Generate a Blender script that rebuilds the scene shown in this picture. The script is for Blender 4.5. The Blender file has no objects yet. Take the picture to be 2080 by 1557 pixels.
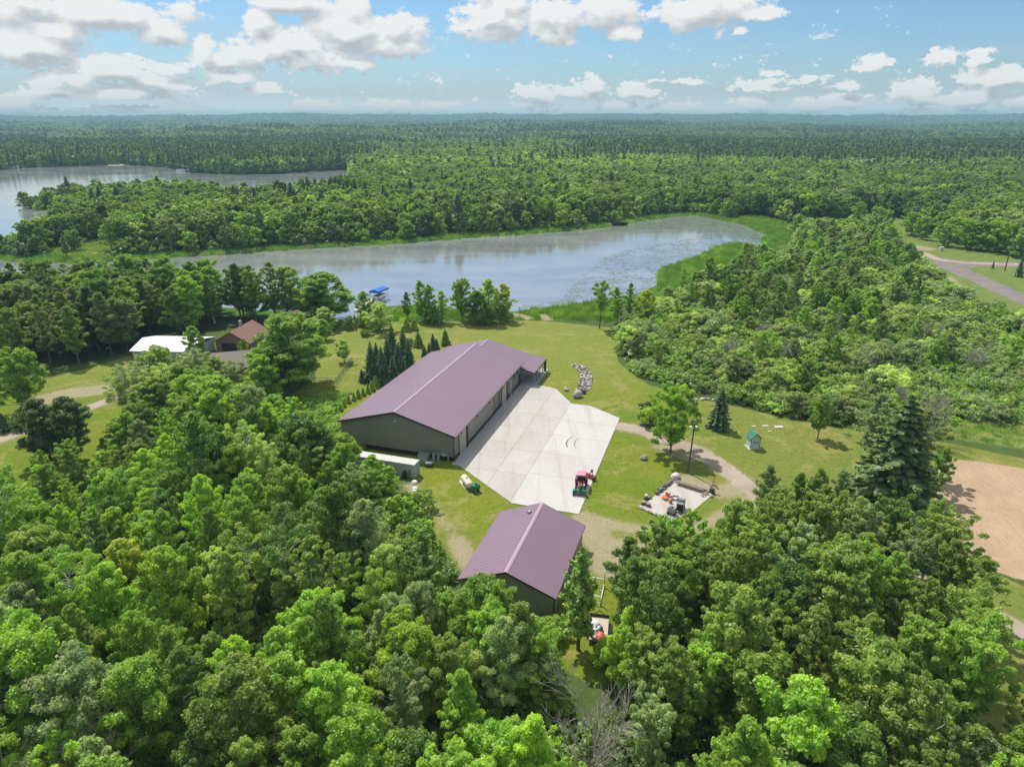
import bpy, math, random
import numpy as np
from mathutils import Vector, Matrix
SC = bpy.context.scene
# ------------------------------------------------------------------ camera, world, sun, exposure
F, H, CX, CY = 1400.0, 50.0, 1040.0, 778.5
TH = math.atan((CY - 242) / F); SN, CS = math.sin(TH), math.cos(TH)
cam = bpy.data.cameras.new('camera'); cam.sensor_width = 36; cam.lens = F / 2080 * 36
cam.clip_start = 1; cam.clip_end = 30000
camo = bpy.data.objects.new('camera', cam); SC.collection.objects.link(camo); SC.camera = camo
camo.location = (0, 0, H); camo.rotation_euler = (math.pi / 2 - TH, 0, 0)
SUN_AZ, SUN_EL = math.radians(-32), math.radians(57)
SUN_POWER, SKY_POWER, CLOUD_POWER, EXPOSURE = 3.9, 0.105, 0.68, 0.36
HAZE = dict(color=(0.42, 0.70, 0.80, 1), density=0.00020)
vs = SC.view_settings
vs.view_transform = 'Standard'; vs.look = 'None'; vs.gamma = 1; vs.exposure = EXPOSURE; vs.use_curve_mapping = False
cy = SC.cycles
cy.max_bounces = 5; cy.diffuse_bounces = 4; cy.glossy_bounces = 2; cy.transmission_bounces = 3
cy.transparent_max_bounces = 4; cy.volume_bounces = 0
cy.use_denoising = True
cy.sample_clamp_indirect = 6

class NT:
    """small helper that adds nodes to a node tree"""
    def __init__(s, tree): s.t = tree; s.n = tree.nodes; s.l = tree.links
    def node(s, ty, ins=None, **kw):
        n = s.n.new(ty)
        for k, v in kw.items(): setattr(n, k, v)
        for k, v in (ins or {}).items(): s.put(n.inputs[k], v)
        return n
    def put(s, sock, v):
        if isinstance(v, bpy.types.NodeSocket): s.l.new(v, sock)
        else: sock.default_value = v
    def m(s, op, a, b=0.0, c=None, clamp=False):
        n = s.n.new('ShaderNodeMath'); n.operation = op; n.use_clamp = clamp
        s.put(n.inputs[0], a); s.put(n.inputs[1], b)
        if c is not None: s.put(n.inputs[2], c)
        return n.outputs[0]
    def step(s, x, lo, hi):
        n = s.n.new('ShaderNodeMapRange'); n.interpolation_type = 'SMOOTHSTEP'
        s.put(n.inputs['Value'], x); s.put(n.inputs['From Min'], lo); s.put(n.inputs['From Max'], hi)
        return n.outputs[0]
    def mix(s, f, a, b, blend='MIX'):
        n = s.n.new('ShaderNodeMix'); n.data_type = 'RGBA'; n.blend_type = blend
        s.put(n.inputs[0], f)
        for i, v in ((6, a), (7, b)): s.put(n.inputs[i], v if isinstance(v, bpy.types.NodeSocket) else (*v[:3], 1))
        return n.outputs[2]
    def noise(s, vec, scale, detail=4, rough=0.55, dist=0.0, dim='3D'):
        n = s.node('ShaderNodeTexNoise', {'Scale': scale, 'Detail': detail, 'Roughness': rough, 'Distortion': dist}, noise_dimensions=dim)
        if vec is not None: s.l.new(vec, n.inputs['Vector'])
        return n.outputs['Fac']

world = bpy.data.worlds.new('World'); SC.world = world; world.use_nodes = True
world.cycles.sampling_method = 'MANUAL'; world.cycles.sample_map_resolution = 512
W = NT(world.node_tree); W.n.clear()
sky = W.node('ShaderNodeTexSky', sky_type='NISHITA', sun_disc=False, sun_elevation=SUN_EL, sun_rotation=SUN_AZ,
             air_density=1.0, dust_density=0.6, ozone_density=2.2)
# clouds: centre (x, y) and radii on the sky, as bearing / elevation of each cloud
CLOUDS = [(180, 22, 205, 32), (330, 62, 55, 34), (50, 92, 140, 40), (120, 62, 60, 34), (215, 138, 115, 34), (120, 188, 80, 14),
          (320, 168, 85, 20), (150, 160, 60, 16), (250, 190, 150, 12), (100, 168, 36, 26), (20, 214, 60, 22),
          (510, 112, 80, 26), (600, 88, 90, 34), (560, 100, 80, 32), (700, 60, 95, 46), (715, 25, 45, 34), (810, 60, 70, 36), (780, 92, 110, 24), (640, 118, 110, 24),
          (700, 130, 60, 12), (524, 48, 34, 30), (415, 100, 30, 34), (455, 120, 60, 22), (590, 2, 95, 22), (1010, 30, 95, 48), (1120, 40, 70, 46),
          (1000, 66, 55, 18), (1225, 34, 64, 40), (1262, 64, 42, 20), (1430, 22, 110, 40), (1540, 28, 55, 14), (1508, 61, 18, 8),
          (1775, 128, 38, 15), (1780, 120, 22, 14), (1910, 112, 36, 16), (1990, 113, 24, 15), (2040, 157, 75, 17), (1553, 172, 66, 17), (1565, 150, 30, 9),
          (1095, 188, 62, 20), (1205, 178, 32, 24), (1150, 186, 60, 14), (1290, 180, 44, 18), (1300, 190, 60, 9), (1650, 212, 60, 13), (1710, 206, 60, 15), (1868, 190, 48, 24), (1890, 202, 60, 11),
          (1968, 196, 56, 17), (2070, 205, 40, 14), (1370, 222, 62, 13), (1528, 210, 42, 13), (1250, 214, 50, 8), (1080, 214, 50, 8), (470, 156, 50, 14), (535, 180, 42, 13), (800, 215, 70, 11),
          (880, 214, 60, 9), (640, 212, 60, 9), (1130, 232, 90, 9), (1480, 232, 90, 7), (60, 228, 120, 10), (300, 222, 130, 10), (700, 232, 160, 8), (1900, 228, 90, 7), (1720, 175, 26, 8), (1640, 160, 20, 6), (1390, 165, 40, 6),
          (350, 140, 45, 16)]
def sky_uv(px, py):
    u, v = (px - CX) / F, (py - CY) / F
    y, z = CS - v * SN, -SN - v * CS
    return math.atan2(u, y), z / math.hypot(u, y)
grp = bpy.data.node_groups.new('cloud_field', 'ShaderNodeTree')
grp.interface.new_socket('P', in_out='INPUT', socket_type='NodeSocketVector')
grp.interface.new_socket('Field', in_out='OUTPUT', socket_type='NodeSocketFloat')
Gt = NT(grp); gi = Gt.node('NodeGroupInput'); go = Gt.node('NodeGroupOutput')
acc = None
for (px, py, rx, ry) in CLOUDS:
    a, e = sky_uv(px, py)
    if px < 420: rx, ry = rx * .90, ry * .84
    mp = Gt.node('ShaderNodeMapping', {'Vector': gi.outputs[0], 'Location': (a, e, 0), 'Scale': (rx * 1.42 / F * .93, ry * 1.5 / F * .95, 1)}, vector_type='TEXTURE')
    gr = Gt.node('ShaderNodeTexGradient', {'Vector': mp.outputs[0]}, gradient_type='SPHERICAL')
    acc = gr.outputs[1] if acc is None else Gt.m('SMOOTH_MAX', acc, gr.outputs[1], 0.12)
acc = Gt.m('MULTIPLY', acc, 1.0)
Gt.put(go.inputs[0], acc)
tc = W.node('ShaderNodeTexCoord')
sep = W.node('ShaderNodeSeparateXYZ', {0: tc.outputs['Generated']})
X, Y, Z = sep.outputs
az = W.m('ARCTAN2', X, Y)
hyp = W.m('SQRT', W.m('ADD', W.m('MULTIPLY', X, X), W.m('MULTIPLY', Y, Y)))
el = W.m('DIVIDE', Z, W.m('MAXIMUM', hyp, 0.02))
el = W.m('MINIMUM', el, 30.0)
uv = W.node('ShaderNodeCombineXYZ', {0: az, 1: el, 2: 0.0}).outputs[0]
# overhead, out of view: flat cloud layer thickened to fill shadows and whiten reflections
lay = W.node('ShaderNodeCombineXYZ', {0: W.m('DIVIDE', X, W.m('MAXIMUM', Z, 0.03)), 1: W.m('DIVIDE', Y, W.m('MAXIMUM', Z, 0.03)), 2: 0.0}).outputs[0]
lowamp = W.m('MULTIPLY_ADD', W.m('SUBTRACT', 1.0, W.step(el, 0.03, 0.12)), 1.3, 0.72)
def field(off):
    p = W.node('ShaderNodeVectorMath', {0: uv, 1: off}, operation='ADD').outputs[0]
    g = W.node('ShaderNodeGroup'); g.node_tree = grp; W.l.new(p, g.inputs[0])
    sc_ = W.node('ShaderNodeVectorMath', {0: p, 1: (1, 1.5, 1)}, operation='MULTIPLY').outputs[0]
    n1 = W.noise(sc_, 22, 10, 0.62, 0.2)
    n2 = W.noise(sc_, 90, 8, 0.66, 0.3)
    n = W.m('ADD', W.m('MULTIPLY', W.m('SUBTRACT', n1, 0.5), 1.5), W.m('MULTIPLY', W.m('SUBTRACT', n2, 0.5), lowamp))
    nl = W.noise(sc_, 22, 3, 0.5, 0.2)
    return W.m('ADD', g.outputs[0], n), W.m('ADD', g.outputs[0], W.m('MULTIPLY', nl, 1.5))
d0, na = field((0, 0, 0))
d1, nb_ = field((-0.006, 0.014, 0))
high = W.step(el, 0.42, 0.55)
lay2 = W.noise(lay, 0.9, 7, 0.58, 0.3)
dens = W.m('MULTIPLY', W.step(d0, 0.27, 0.50), 0.985)
dens = W.m('MULTIPLY', dens, W.m('SUBTRACT', 1.0, high))
dens = W.m('MAXIMUM', dens, W.m('MULTIPLY', high, W.m('MULTIPLY_ADD', W.step(lay2, 0.32, 0.60), 0.55, 0.38)))
# thin veil near the horizon and high on the left
vn = W.noise(W.node('ShaderNodeVectorMath', {0: uv, 1: (3.2, 22, 1)}, operation='MULTIPLY').outputs[0], 1.6, 6, 0.6, 0.6)
veil = W.m('MULTIPLY', W.step(vn, 0.36, 0.66), W.m('SUBTRACT', 1.0, W.step(el, 0.02, 0.15)))
leftw = W.m('SUBTRACT', 1.0, W.step(az, -0.45, 0.25))
veil = W.m('MULTIPLY', veil, W.m('ADD', 0.25, W.m('MULTIPLY', leftw, 0.65)))
hz = W.m('MULTIPLY', W.m('SUBTRACT', 1.0, W.step(el, 0.0, 0.085)), 0.72)
veil = W.m('MAXIMUM', veil, hz)
lit = W.m('ADD', W.m('MULTIPLY', W.m('SUBTRACT', na, nb_), 1.7), W.m('MULTIPLY', W.m('SUBTRACT', d0, d1), 0.38))
lit = W.m('MULTIPLY', W.m('ADD', lit, 0.72), 0.95, clamp=True)
core = W.step(na, 0.95, 1.7)
shade = W.m('MULTIPLY', core, W.m('SUBTRACT', 1.0, lit))
ccol = W.mix(lit, (0.62, 0.65, 0.69), (1.06, 1.06, 1.05))
ccol = W.mix(W.m('MULTIPLY', shade, 0.45), ccol, (0.50, 0.53, 0.57))
skyc = W.mix(1.0, sky.outputs[0], (0.53, 0.72, 0.87), 'MULTIPLY')
bg1 = W.node('ShaderNodeBackground', {'Color': skyc, 'Strength': SKY_POWER})
bgv = W.node('ShaderNodeBackground', {'Color': (0.72, 0.80, 0.90, 1), 'Strength': W.m('MULTIPLY_ADD', W.m('SUBTRACT', 1.0, W.step(el, 0.0, 0.035)), CLOUD_POWER * .9, CLOUD_POWER * .92)})
bg2 = W.node('ShaderNodeBackground', {'Color': ccol, 'Strength': CLOUD_POWER})
mx0 = W.node('ShaderNodeMixShader', {0: veil, 1: bg1.outputs[0], 2: bgv.outputs[0]})
mx = W.node('ShaderNodeMixShader', {0: dens, 1: mx0.outputs[0], 2: bg2.outputs[0]})
W.node('ShaderNodeOutputWorld', {0: mx.outputs[0]})

sl = bpy.data.lights.new('sun', 'SUN'); sl.energy = SUN_POWER; sl.angle = math.radians(0.7); sl.color = (1, 0.955, 0.88)
so = bpy.data.objects.new('sun', sl); SC.collection.objects.link(so)
sd = Vector((math.sin(SUN_AZ) * math.cos(SUN_EL), math.cos(SUN_AZ) * math.cos(SUN_EL), math.sin(SUN_EL)))
so.rotation_euler = sd.to_track_quat('Z', 'Y').to_euler(); so.location = (0, 0, 120)

# ------------------------------------------------------------------ helpers
RNG = np.random.default_rng(7)
def G(px, py, z=0.0):
    """ground point (metres) seen at a pixel of the 2080 px wide photograph"""
    u, v = (px - CX) / F, (py - CY) / F
    t = (z - H) / (-SN - v * CS)
    return (u * t, (CS - v * SN) * t)
def PX(x, y, z=0.0):
    D = y * CS - (z - H) * SN
    return CX + F * x / D, CY + F * (-(z - H) * CS - y * SN) / D
def GP(pts, z=0.0): return [G(a, b, z) for a, b in pts]
COL = SC.collection.objects
def tag(o, label=None, cat=None, group=None, kind=None):
    if label: o['label'] = label
    if cat: o['category'] = cat
    if group: o['group'] = group
    if kind: o['kind'] = kind
    return o
def empty(name, loc, az=0.0, label=None, cat=None, group=None, scale=None):
    o = bpy.data.objects.new(name, None); COL.link(o)
    o.location = (loc[0], loc[1], loc[2] if len(loc) > 2 else 0.0); o.rotation_euler = (0, 0, -math.radians(az))
    o.empty_display_size = 0.3
    if scale: o.scale = scale
    return tag(o, label, cat, group)
class MB:
    """collects shapes into one mesh"""
    def __init__(s): s.v = []; s.f = []; s.smooth = False
    def add(s, vs_, fs):
        k = len(s.v); s.v += [tuple(p) for p in vs_]; s.f += [tuple(i + k for i in f) for f in fs]; return s
    def box(s, x0, x1, y0, y1, z0, z1, M=None):
        p = [(x, y, z) for z in (z0, z1) for y in (y0, y1) for x in (x0, x1)]
        if M is not None: p = [M @ Vector(q) for q in p]
        return s.add(p, [(0, 2, 3, 1), (4, 5, 7, 6), (0, 1, 5, 4), (2, 6, 7, 3), (0, 4, 6, 2), (1, 3, 7, 5)])
    def prism(s, poly, z0, z1):
        n = len(poly)
        p = [(x, y, z0) for x, y in poly] + [(x, y, z1) for x, y in poly]
        return s.add(p, [tuple(range(n))[::-1], tuple(range(n, 2 * n))] + [(i, (i + 1) % n, (i + 1) % n + n, i + n) for i in range(n)])
    def tube(s, path, rad, n=8, cap=True):
        rings = []
        for i, p in enumerate(path):
            a = Vector(path[max(i - 1, 0)]); b = Vector(path[min(i + 1, len(path) - 1)])
            d = (b - a).normalized(); u = d.orthogonal().normalized()
            if abs(d.z) < .95: u = d.cross(Vector((0, 0, 1))).normalized()
            w = d.cross(u); r = rad[i] if hasattr(rad, '__len__') else rad
            rings.append([Vector(p) + (u * math.cos(t) + w * math.sin(t)) * r for t in [2 * math.pi * k / n for k in range(n)]])
        vs_ = [q for r in rings for q in r]; fs = []
        for i in range(len(rings) - 1):
            for k in range(n):
                fs.append((i * n + k, i * n + (k + 1) % n, (i + 1) * n + (k + 1) % n, (i + 1) * n + k))
        if cap: fs += [tuple(range(n))[::-1], tuple(range((len(rings) - 1) * n, len(rings) * n))]
        return s.add(vs_, fs)
    def blob(s, c, r, seed=0, rough=.22, nu=9, nv=6, flat=True):
        rg = random.Random(seed); vs_ = [(c[0], c[1], c[2] + r[2])]
        for j in range(1, nv):
            for i in range(nu):
                a = 2 * math.pi * (i + .5 * (j % 2)) / nu; b = math.pi * j / nv; k = 1 + rg.uniform(-rough, rough)
                vs_.append((c[0] + r[0] * k * math.sin(b) * math.cos(a), c[1] + r[1] * k * math.sin(b) * math.sin(a), c[2] + r[2] * k * math.cos(b)))
        vs_.append((c[0], c[1], c[2] - r[2])); fs = []
        for i in range(nu): fs.append((0, 1 + i, 1 + (i + 1) % nu))
        for j in range(nv - 2):
            for i in range(nu):
                a = 1 + j * nu + i; b = 1 + j * nu + (i + 1) % nu; fs.append((a, a + nu, b + nu, b))
        e = len(vs_) - 1; k = 1 + (nv - 2) * nu
        for i in range(nu): fs.append((k + (i + 1) % nu, k + i, e))
        return s.add(vs_, fs)
    def mesh(s, name, mat, smooth=False, bevel=0):
        me = bpy.data.meshes.new(name); me.from_pydata(s.v, [], s.f); me.materials.append(mat)
        if smooth: me.shade_smooth()
        me.update(); return me
    def build(s, name, mat, parent=None, smooth=False, bevel=0):
        o = bpy.data.objects.new(name, s.mesh(name, mat, smooth)); COL.link(o)
        if parent is not None: o.parent = parent
        if bevel:
            m = o.modifiers.new('bevel', 'BEVEL'); m.width = bevel; m.segments = 1; m.limit_method = 'ANGLE'
        return o
def copy_tree(o, parent=None):
    c = o.copy(); COL.link(c)
    if parent is not None: c.parent = parent
    for ch in o.children: copy_tree(ch, c)
    return c

# ------------------------------------------------------------------ materials
def mat(name, col, rough=.7, metal=0.0, var=0.0, vscale=3.0, bump=0.0, bscale=20.0, spec=0.5, col2=None, f2=(.45, .65), stretch=None, emit=None):
    m = bpy.data.materials.new(name); m.use_nodes = True; T = NT(m.node_tree); T.n.clear()
    b = T.node('ShaderNodeBsdfPrincipled', {'Roughness': rough, 'Metallic': metal, 'Specular IOR Level': spec})
    tcn = T.node('ShaderNodeTexCoord').outputs['Object']
    if stretch: tcn = T.node('ShaderNodeVectorMath', {0: tcn, 1: stretch}, operation='MULTIPLY').outputs[0]
    c = T.node('ShaderNodeRGB').outputs[0]; c.default_value = (*col, 1)
    if col2 is not None: c = T.mix(T.step(T.noise(tcn, vscale * .6, 5, .6), *f2), c, col2)
    if var:
        n = T.noise(tcn, vscale, 5, .6)
        k = T.m('MULTIPLY_ADD', n, 2 * var, 1 - var)
        c = T.mix(1.0, c, T.node('ShaderNodeCombineColor', {0: k, 1: k, 2: k}).outputs[0], 'MULTIPLY')
    T.put(b.inputs['Base Color'], c)
    if bump:
        bn = T.node('ShaderNodeBump', {'Strength': bump, 'Distance': .02, 'Height': T.noise(tcn, bscale, 3)})
        T.l.new(bn.outputs[0], b.inputs['Normal'])
    T.node('ShaderNodeOutputMaterial', {0: b.outputs[0]}); return m
def attr(T, name, kind='GEOMETRY'): return T.node('ShaderNodeAttribute', attribute_name=name, attribute_type=kind)

M = {}
M['roof'] = mat('burgundy_roof_metal', (0.255, 0.172, 0.218), .36, .0, .10, .25, spec=.5, stretch=(1, .3, 1))
M['ridge'] = mat('ridge_cap_metal', (0.44, 0.32, 0.40), .35)
M['trim'] = mat('burgundy_trim', (0.030, 0.008, 0.014), .45)
M['wall'] = mat('taupe_wall_metal', (0.25, 0.235, 0.195), .55, var=.07, vscale=.8)
M['door'] = mat('almond_door', (0.42, 0.38, 0.31), .5, var=.04)
M['sage'] = mat('dark_sage_wall', (0.27, 0.275, 0.205), .55, var=.07, vscale=.8)
M['dark'] = mat('dark_void', (0.012, 0.012, 0.014), .4)
M['black'] = mat('black_rubber', (0.02, 0.02, 0.02), .8)
M['steel'] = mat('grey_steel', (0.25, 0.27, 0.28), .45, .3, .1)
M['white'] = mat('white_paint', (0.72, 0.72, 0.70), .45, var=.05)
M['cream'] = mat('cream_paint', (0.72, 0.66, 0.46), .4, var=.04)
M['green'] = mat('green_paint', (0.012, 0.16, 0.07), .35, var=.1)
M['greenroof'] = mat('green_roof_metal', (0.03, 0.20, 0.13), .45)
M['red'] = mat('red_paint', (0.22, 0.022, 0.025), .45)
M['pink'] = mat('faded_red_cab_roof', (0.55, 0.25, 0.29), .5)
M['orange'] = mat('orange_plastic', (0.55, 0.13, 0.05), .5)
M['blue'] = mat('blue_canvas', (0.02, 0.14, 0.55), .7, var=.1)
M['glass'] = mat('dark_glass', (0.03, 0.04, 0.045), .08, spec=.8)
M['wood'] = mat('grey_log_wood', (0.26, 0.215, 0.17), .85, var=.3, vscale=4, stretch=(6, 6, 1))
M['darkwood'] = mat('dark_log_wood', (0.10, 0.08, 0.065), .85, var=.3, vscale=4)
M['plank'] = mat('dock_plank', (0.50, 0.43, 0.35), .8, var=.2, vscale=3)
M['stone'] = mat('field_stone', (0.42, 0.37, 0.35), .85, var=.3, vscale=2.0, bump=.6, bscale=9, col2=(.28, .24, .25))
M['stone2'] = mat('pale_field_stone', (0.58, 0.52, 0.48), .85, var=.25, vscale=2.0, bump=.5, bscale=9)
M['bark'] = mat('brown_bark', (0.13, 0.105, 0.085), .9, var=.3, vscale=5, stretch=(3, 3, .6))
M['birchbark'] = mat('white_birch_bark', (0.55, 0.53, 0.48), .8, vscale=5, col2=(.12, .11, .10), f2=(.60, .66), stretch=(1, 1, 3))
M['deadwood'] = mat('bleached_dead_wood', (0.36, 0.32, 0.28), .85, var=.15, vscale=4)
M['containerpaint'] = mat('grey_container_paint', (0.42, 0.48, 0.47), .5, var=.15, vscale=1.5)
M['containerroof'] = mat('weathered_white_roof', (0.50, 0.48, 0.44), .6, var=.12, vscale=1.2)
M['shingle'] = mat('taupe_shingles', (0.20, 0.16, 0.145), .85, var=.15, vscale=6)
M['redshingle'] = mat('red_brown_shingles', (0.22, 0.11, 0.085), .85, var=.15, vscale=6)
M['siding'] = mat('tan_brown_siding', (0.27, 0.17, 0.12), .8, var=.1, vscale=5)
M['redsiding'] = mat('red_cabin_siding', (0.22, 0.06, 0.04), .8, var=.1, vscale=5)
M['whiteroof'] = mat('white_roof_metal', (0.74, 0.75, 0.77), .4, var=.03)
M['mint'] = mat('pale_green_wall', (0.33, 0.43, 0.38), .6, var=.05)
M['paleblue'] = mat('pale_blue_paint', (0.55, 0.62, 0.66), .6, var=.05)
M['rubber_mark'] = mat('tyre_mark', (0.07, 0.065, 0.06), .8, var=.3, vscale=4)
M['flagred'] = mat('flag_cloth', (0.5, 0.10, 0.12), .8)

def concrete(name, col, warm):
    m = bpy.data.materials.new(name); m.use_nodes = True; T = NT(m.node_tree); T.n.clear()
    g = T.node('ShaderNodeNewGeometry').outputs['Position']
    b = T.node('ShaderNodeBsdfPrincipled', {'Roughness': .8, 'Specular IOR Level': .3})
    r = T.node('ShaderNodeObjectInfo').outputs['Random']
    n1 = T.noise(g, .12, 5, .6, .6); n2 = T.noise(g, 1.3, 6, .7); n3 = T.noise(g, 14, 3, .6)
    st = T.noise(T.node('ShaderNodeMapping', {'Vector': g, 'Rotation': (0, 0, math.radians(17.6)), 'Scale': (.9, .05, 1)}).outputs[0], .7, 5, .6, .4)
    c = T.mix(T.step(n1, .38, .66), col, warm)
    c = T.mix(T.m('MULTIPLY', T.step(st, .50, .72), .42), c, (col[0] * .70, col[1] * .62, col[2] * .54))
    c = T.mix(T.m('MULTIPLY', T.step(T.noise(g, .55, 8, .7, 1.2), .56, .74), .35), c, (col[0] * .66, col[1] * .60, col[2] * .54))
    k = T.m('ADD', T.m('MULTIPLY_ADD', n2, .22, .84), T.m('MULTIPLY_ADD', r, .06, 0))
    k = T.m('ADD', k, T.m('MULTIPLY_ADD', n3, .10, -.05))
    c = T.mix(1.0, c, T.node('ShaderNodeCombineColor', {0: k, 1: k, 2: k}).outputs[0], 'MULTIPLY')
    T.put(b.inputs['Base Color'], c)
    T.node('ShaderNodeOutputMaterial', {0: b.outputs[0]}); return m
M['conc_old'] = concrete('warm_concrete', (0.46, 0.435, 0.405), (0.435, 0.39, 0.345))
M['conc_new'] = concrete('pale_concrete', (0.50, 0.485, 0.46), (0.47, 0.445, 0.415))
M['conc_grey'] = concrete('grey_concrete', (0.40, 0.40, 0.39), (0.37, 0.355, 0.34))

def soil(name, c1, c2, c3, sc=1.0, rows=0.0):
    m = bpy.data.materials.new(name); m.use_nodes = True; T = NT(m.node_tree); T.n.clear()
    g = T.node('ShaderNodeNewGeometry').outputs['Position']
    b = T.node('ShaderNodeBsdfPrincipled', {'Roughness': .95, 'Specular IOR Level': .1})
    c = T.mix(T.step(T.noise(g, .18 * sc, 6, .65), .35, .65), c1, c2)
    c = T.mix(T.step(T.noise(g, 1.8 * sc, 6, .75), .52, .72), c, c3)
    if rows:
        rr = T.noise(T.node('ShaderNodeMapping', {'Vector': g, 'Rotation': (0, 0, math.radians(rows)), 'Scale': (2.2, .22, 1)}).outputs[0], 2.0, 4, .7)
        c = T.mix(T.m('MULTIPLY', T.step(rr, .46, .70), .55), c, c3)
    T.put(b.inputs['Base Color'], c)
    bn = T.node('ShaderNodeBump', {'Strength': .6, 'Distance': .08, 'Height': T.noise(g, 5 * sc, 5, .7)}); T.l.new(bn.outputs[0], b.inputs['Normal'])
    T.node('ShaderNodeOutputMaterial', {0: b.outputs[0]}); return m
M['gravel'] = soil('pale_gravel', (0.39, 0.33, 0.265), (0.33, 0.265, 0.20), (0.25, 0.20, 0.145))
M['roadgravel'] = soil('grey_brown_road_gravel', (0.235, 0.20, 0.19), (0.19, 0.16, 0.15), (0.29, 0.25, 0.23))
M['field'] = soil('tilled_tan_soil', (0.40, 0.285, 0.18), (0.45, 0.33, 0.215), (0.25, 0.17, 0.10), rows=-72)

LEAF_GAIN = 2.8
def leaf_mat(name, trans=.52, contrast=(.70, 1.25)):
    m = bpy.data.materials.new(name); m.use_nodes = True; T = NT(m.node_tree); T.n.clear()
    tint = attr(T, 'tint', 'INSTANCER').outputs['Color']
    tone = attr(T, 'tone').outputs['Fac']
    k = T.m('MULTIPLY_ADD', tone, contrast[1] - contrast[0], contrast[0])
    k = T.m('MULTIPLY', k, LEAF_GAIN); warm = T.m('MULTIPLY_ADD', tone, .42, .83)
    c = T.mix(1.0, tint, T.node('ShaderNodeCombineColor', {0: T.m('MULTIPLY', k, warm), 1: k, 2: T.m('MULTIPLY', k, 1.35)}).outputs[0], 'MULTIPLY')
    d = T.node('ShaderNodeBsdfDiffuse', {'Color': c, 'Roughness': .5})
    c2 = T.mix(1.0, c, (1.25, 1.28, .6), 'MULTIPLY')
    tr = T.node('ShaderNodeBsdfTranslucent', {'Color': c2})
    gl = T.node('ShaderNodeBsdfGlossy', {'Color': (.85, .9, .75, 1), 'Roughness': .5})
    s1 = T.node('ShaderNodeMixShader', {0: trans, 1: d.outputs[0], 2: tr.outputs[0]})
    s2 = T.node('ShaderNodeMixShader', {0: .045, 1: s1.outputs[0], 2: gl.outputs[0]})
    T.node('ShaderNodeOutputMaterial', {0: s2.outputs[0]}); return m
M['leaf'] = leaf_mat('leaves')
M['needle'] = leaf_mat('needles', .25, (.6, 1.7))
M['reed'] = leaf_mat('reed_blades', .35, (.7, 1.3))

# ------------------------------------------------------------------ regions of the site (outlines in metres on the ground)
def rg(pts): return np.array(GP(pts))
POND = rg([(-900, 600), (-300, 604), (0, 604), (300, 612), (600, 634), (700, 650), (760, 624), (800, 620), (850, 622), (940, 628), (1040, 632), (1100, 624), (1180, 616), (1245, 606), (1300, 594), (1345, 574),
           (1338, 556), (1350, 545), (1385, 532), (1410, 524), (1440, 512), (1460, 503), (1490, 497), (1515, 494), (1545, 503), (1580, 516), (1612, 530), (1616, 524), (1585, 508), (1555, 497), (1545, 488), (1560, 478), (1520, 458), (1470, 446), (1410, 436), (1360, 440), (1310, 446),
           (1255, 456), (1200, 464), (1100, 472), (1000, 479), (900, 486), (800, 494), (700, 500), (600, 505), (500, 512), (380, 520), (250, 528), (150, 533), (60, 531), (0, 527), (-150, 520), (-900, 545)])
LAKE = rg([(-1500, 352), (-400, 347), (0, 345), (60, 340), (100, 339), (250, 334), (330, 339), (375, 350), (470, 354), (560, 353), (640, 347), (700, 345), (715, 349), (700, 392), (600, 404), (500, 414), (400, 404), (300, 402), (200, 408), (110, 414), (20, 417),
           (60, 427), (140, 431), (120, 446), (70, 468), (50, 496), (0, 511), (-150, 520), (-900, 545), (-2500, 560)])
LAWN = rg([(545, 830), (640, 770), (645, 700), (690, 662), (760, 650), (850, 655), (1050, 650), (1110, 652), (1240, 665), (1250, 690), (1256, 735), (1290, 762), (1320, 782), (1400, 806), (1480, 822), (1580, 846), (1700, 868), (1800, 880), (1930, 900), (2100, 935), (2300, 960),
           (2300, 1000), (2000, 960), (1905, 945), (1893, 1060), (1930, 1120), (2080, 1190), (2300, 1260), (2300, 1700), (2010, 1500), (1900, 1350), (1700, 1150), (1540, 1060), (1420, 1090), (1300, 1130), (1260, 1200), (1255, 1330), (1220, 1400), (1130, 1350), (1100, 1270), (960, 1200), (930, 1150), (880, 1080), (850, 1010), (820, 960), (740, 905), (690, 850), (600, 850)])
LAWN2 = rg([(-500, 900), (-300, 800), (0, 782), (100, 768), (200, 742), (262, 722), (380, 715), (420, 760), (400, 830), (340, 915), (215, 958), (100, 990), (0, 1020), (-300, 1090)])
MEADOW = rg([(1905, 850), (2080, 850), (2400, 872), (2400, 940), (2080, 912), (1960, 895), (1880, 886)])
PENMEADOW = rg([(85, 522), (110, 505), (190, 485), (235, 480), (250, 500), (235, 520), (150, 526)])
CLEAR = rg([(1700, 432), (1760, 432), (1830, 445), (1900, 482), (1960, 500), (2080, 515), (2600, 540), (2600, 800), (2110, 668), (2020, 618), (1950, 600), (1905, 565), (1850, 515), (1800, 470), (1750, 445)])
MARSH = rg([(1338, 600), (1335, 556), (1350, 543), (1400, 526), (1440, 511), (1500, 494), (1545, 503), (1612, 530), (1600, 540), (1560, 528), (1500, 545), (1440, 560), (1390, 580)])
MARSH2 = rg([(1500, 440), (1545, 440), (1595, 452), (1605, 480), (1590, 500), (1618, 528), (1600, 524), (1560, 500), (1545, 488), (1562, 478), (1520, 458)])
NEARREED = rg([(790, 655), (800, 626), (850, 624), (940, 632), (1040, 636), (1100, 628), (1180, 618), (1250, 608), (1250, 655), (1180, 652), (1110, 648), (1050, 650), (860, 652)])
WEEDS = rg([(560, 826), (600, 812), (660, 800), (712, 798), (700, 822), (686, 842), (700, 870), (742, 906), (720, 950), (640, 930), (560, 880)])
FIELD = rg([(1910, 929), (1960, 934), (2080, 950), (2300, 976), (2500, 1010), (2500, 1330), (2300, 1250), (2080, 1178), (1990, 1152), (1930, 1118), (1897, 1075), (1896, 1030), (1904, 990)])
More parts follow.
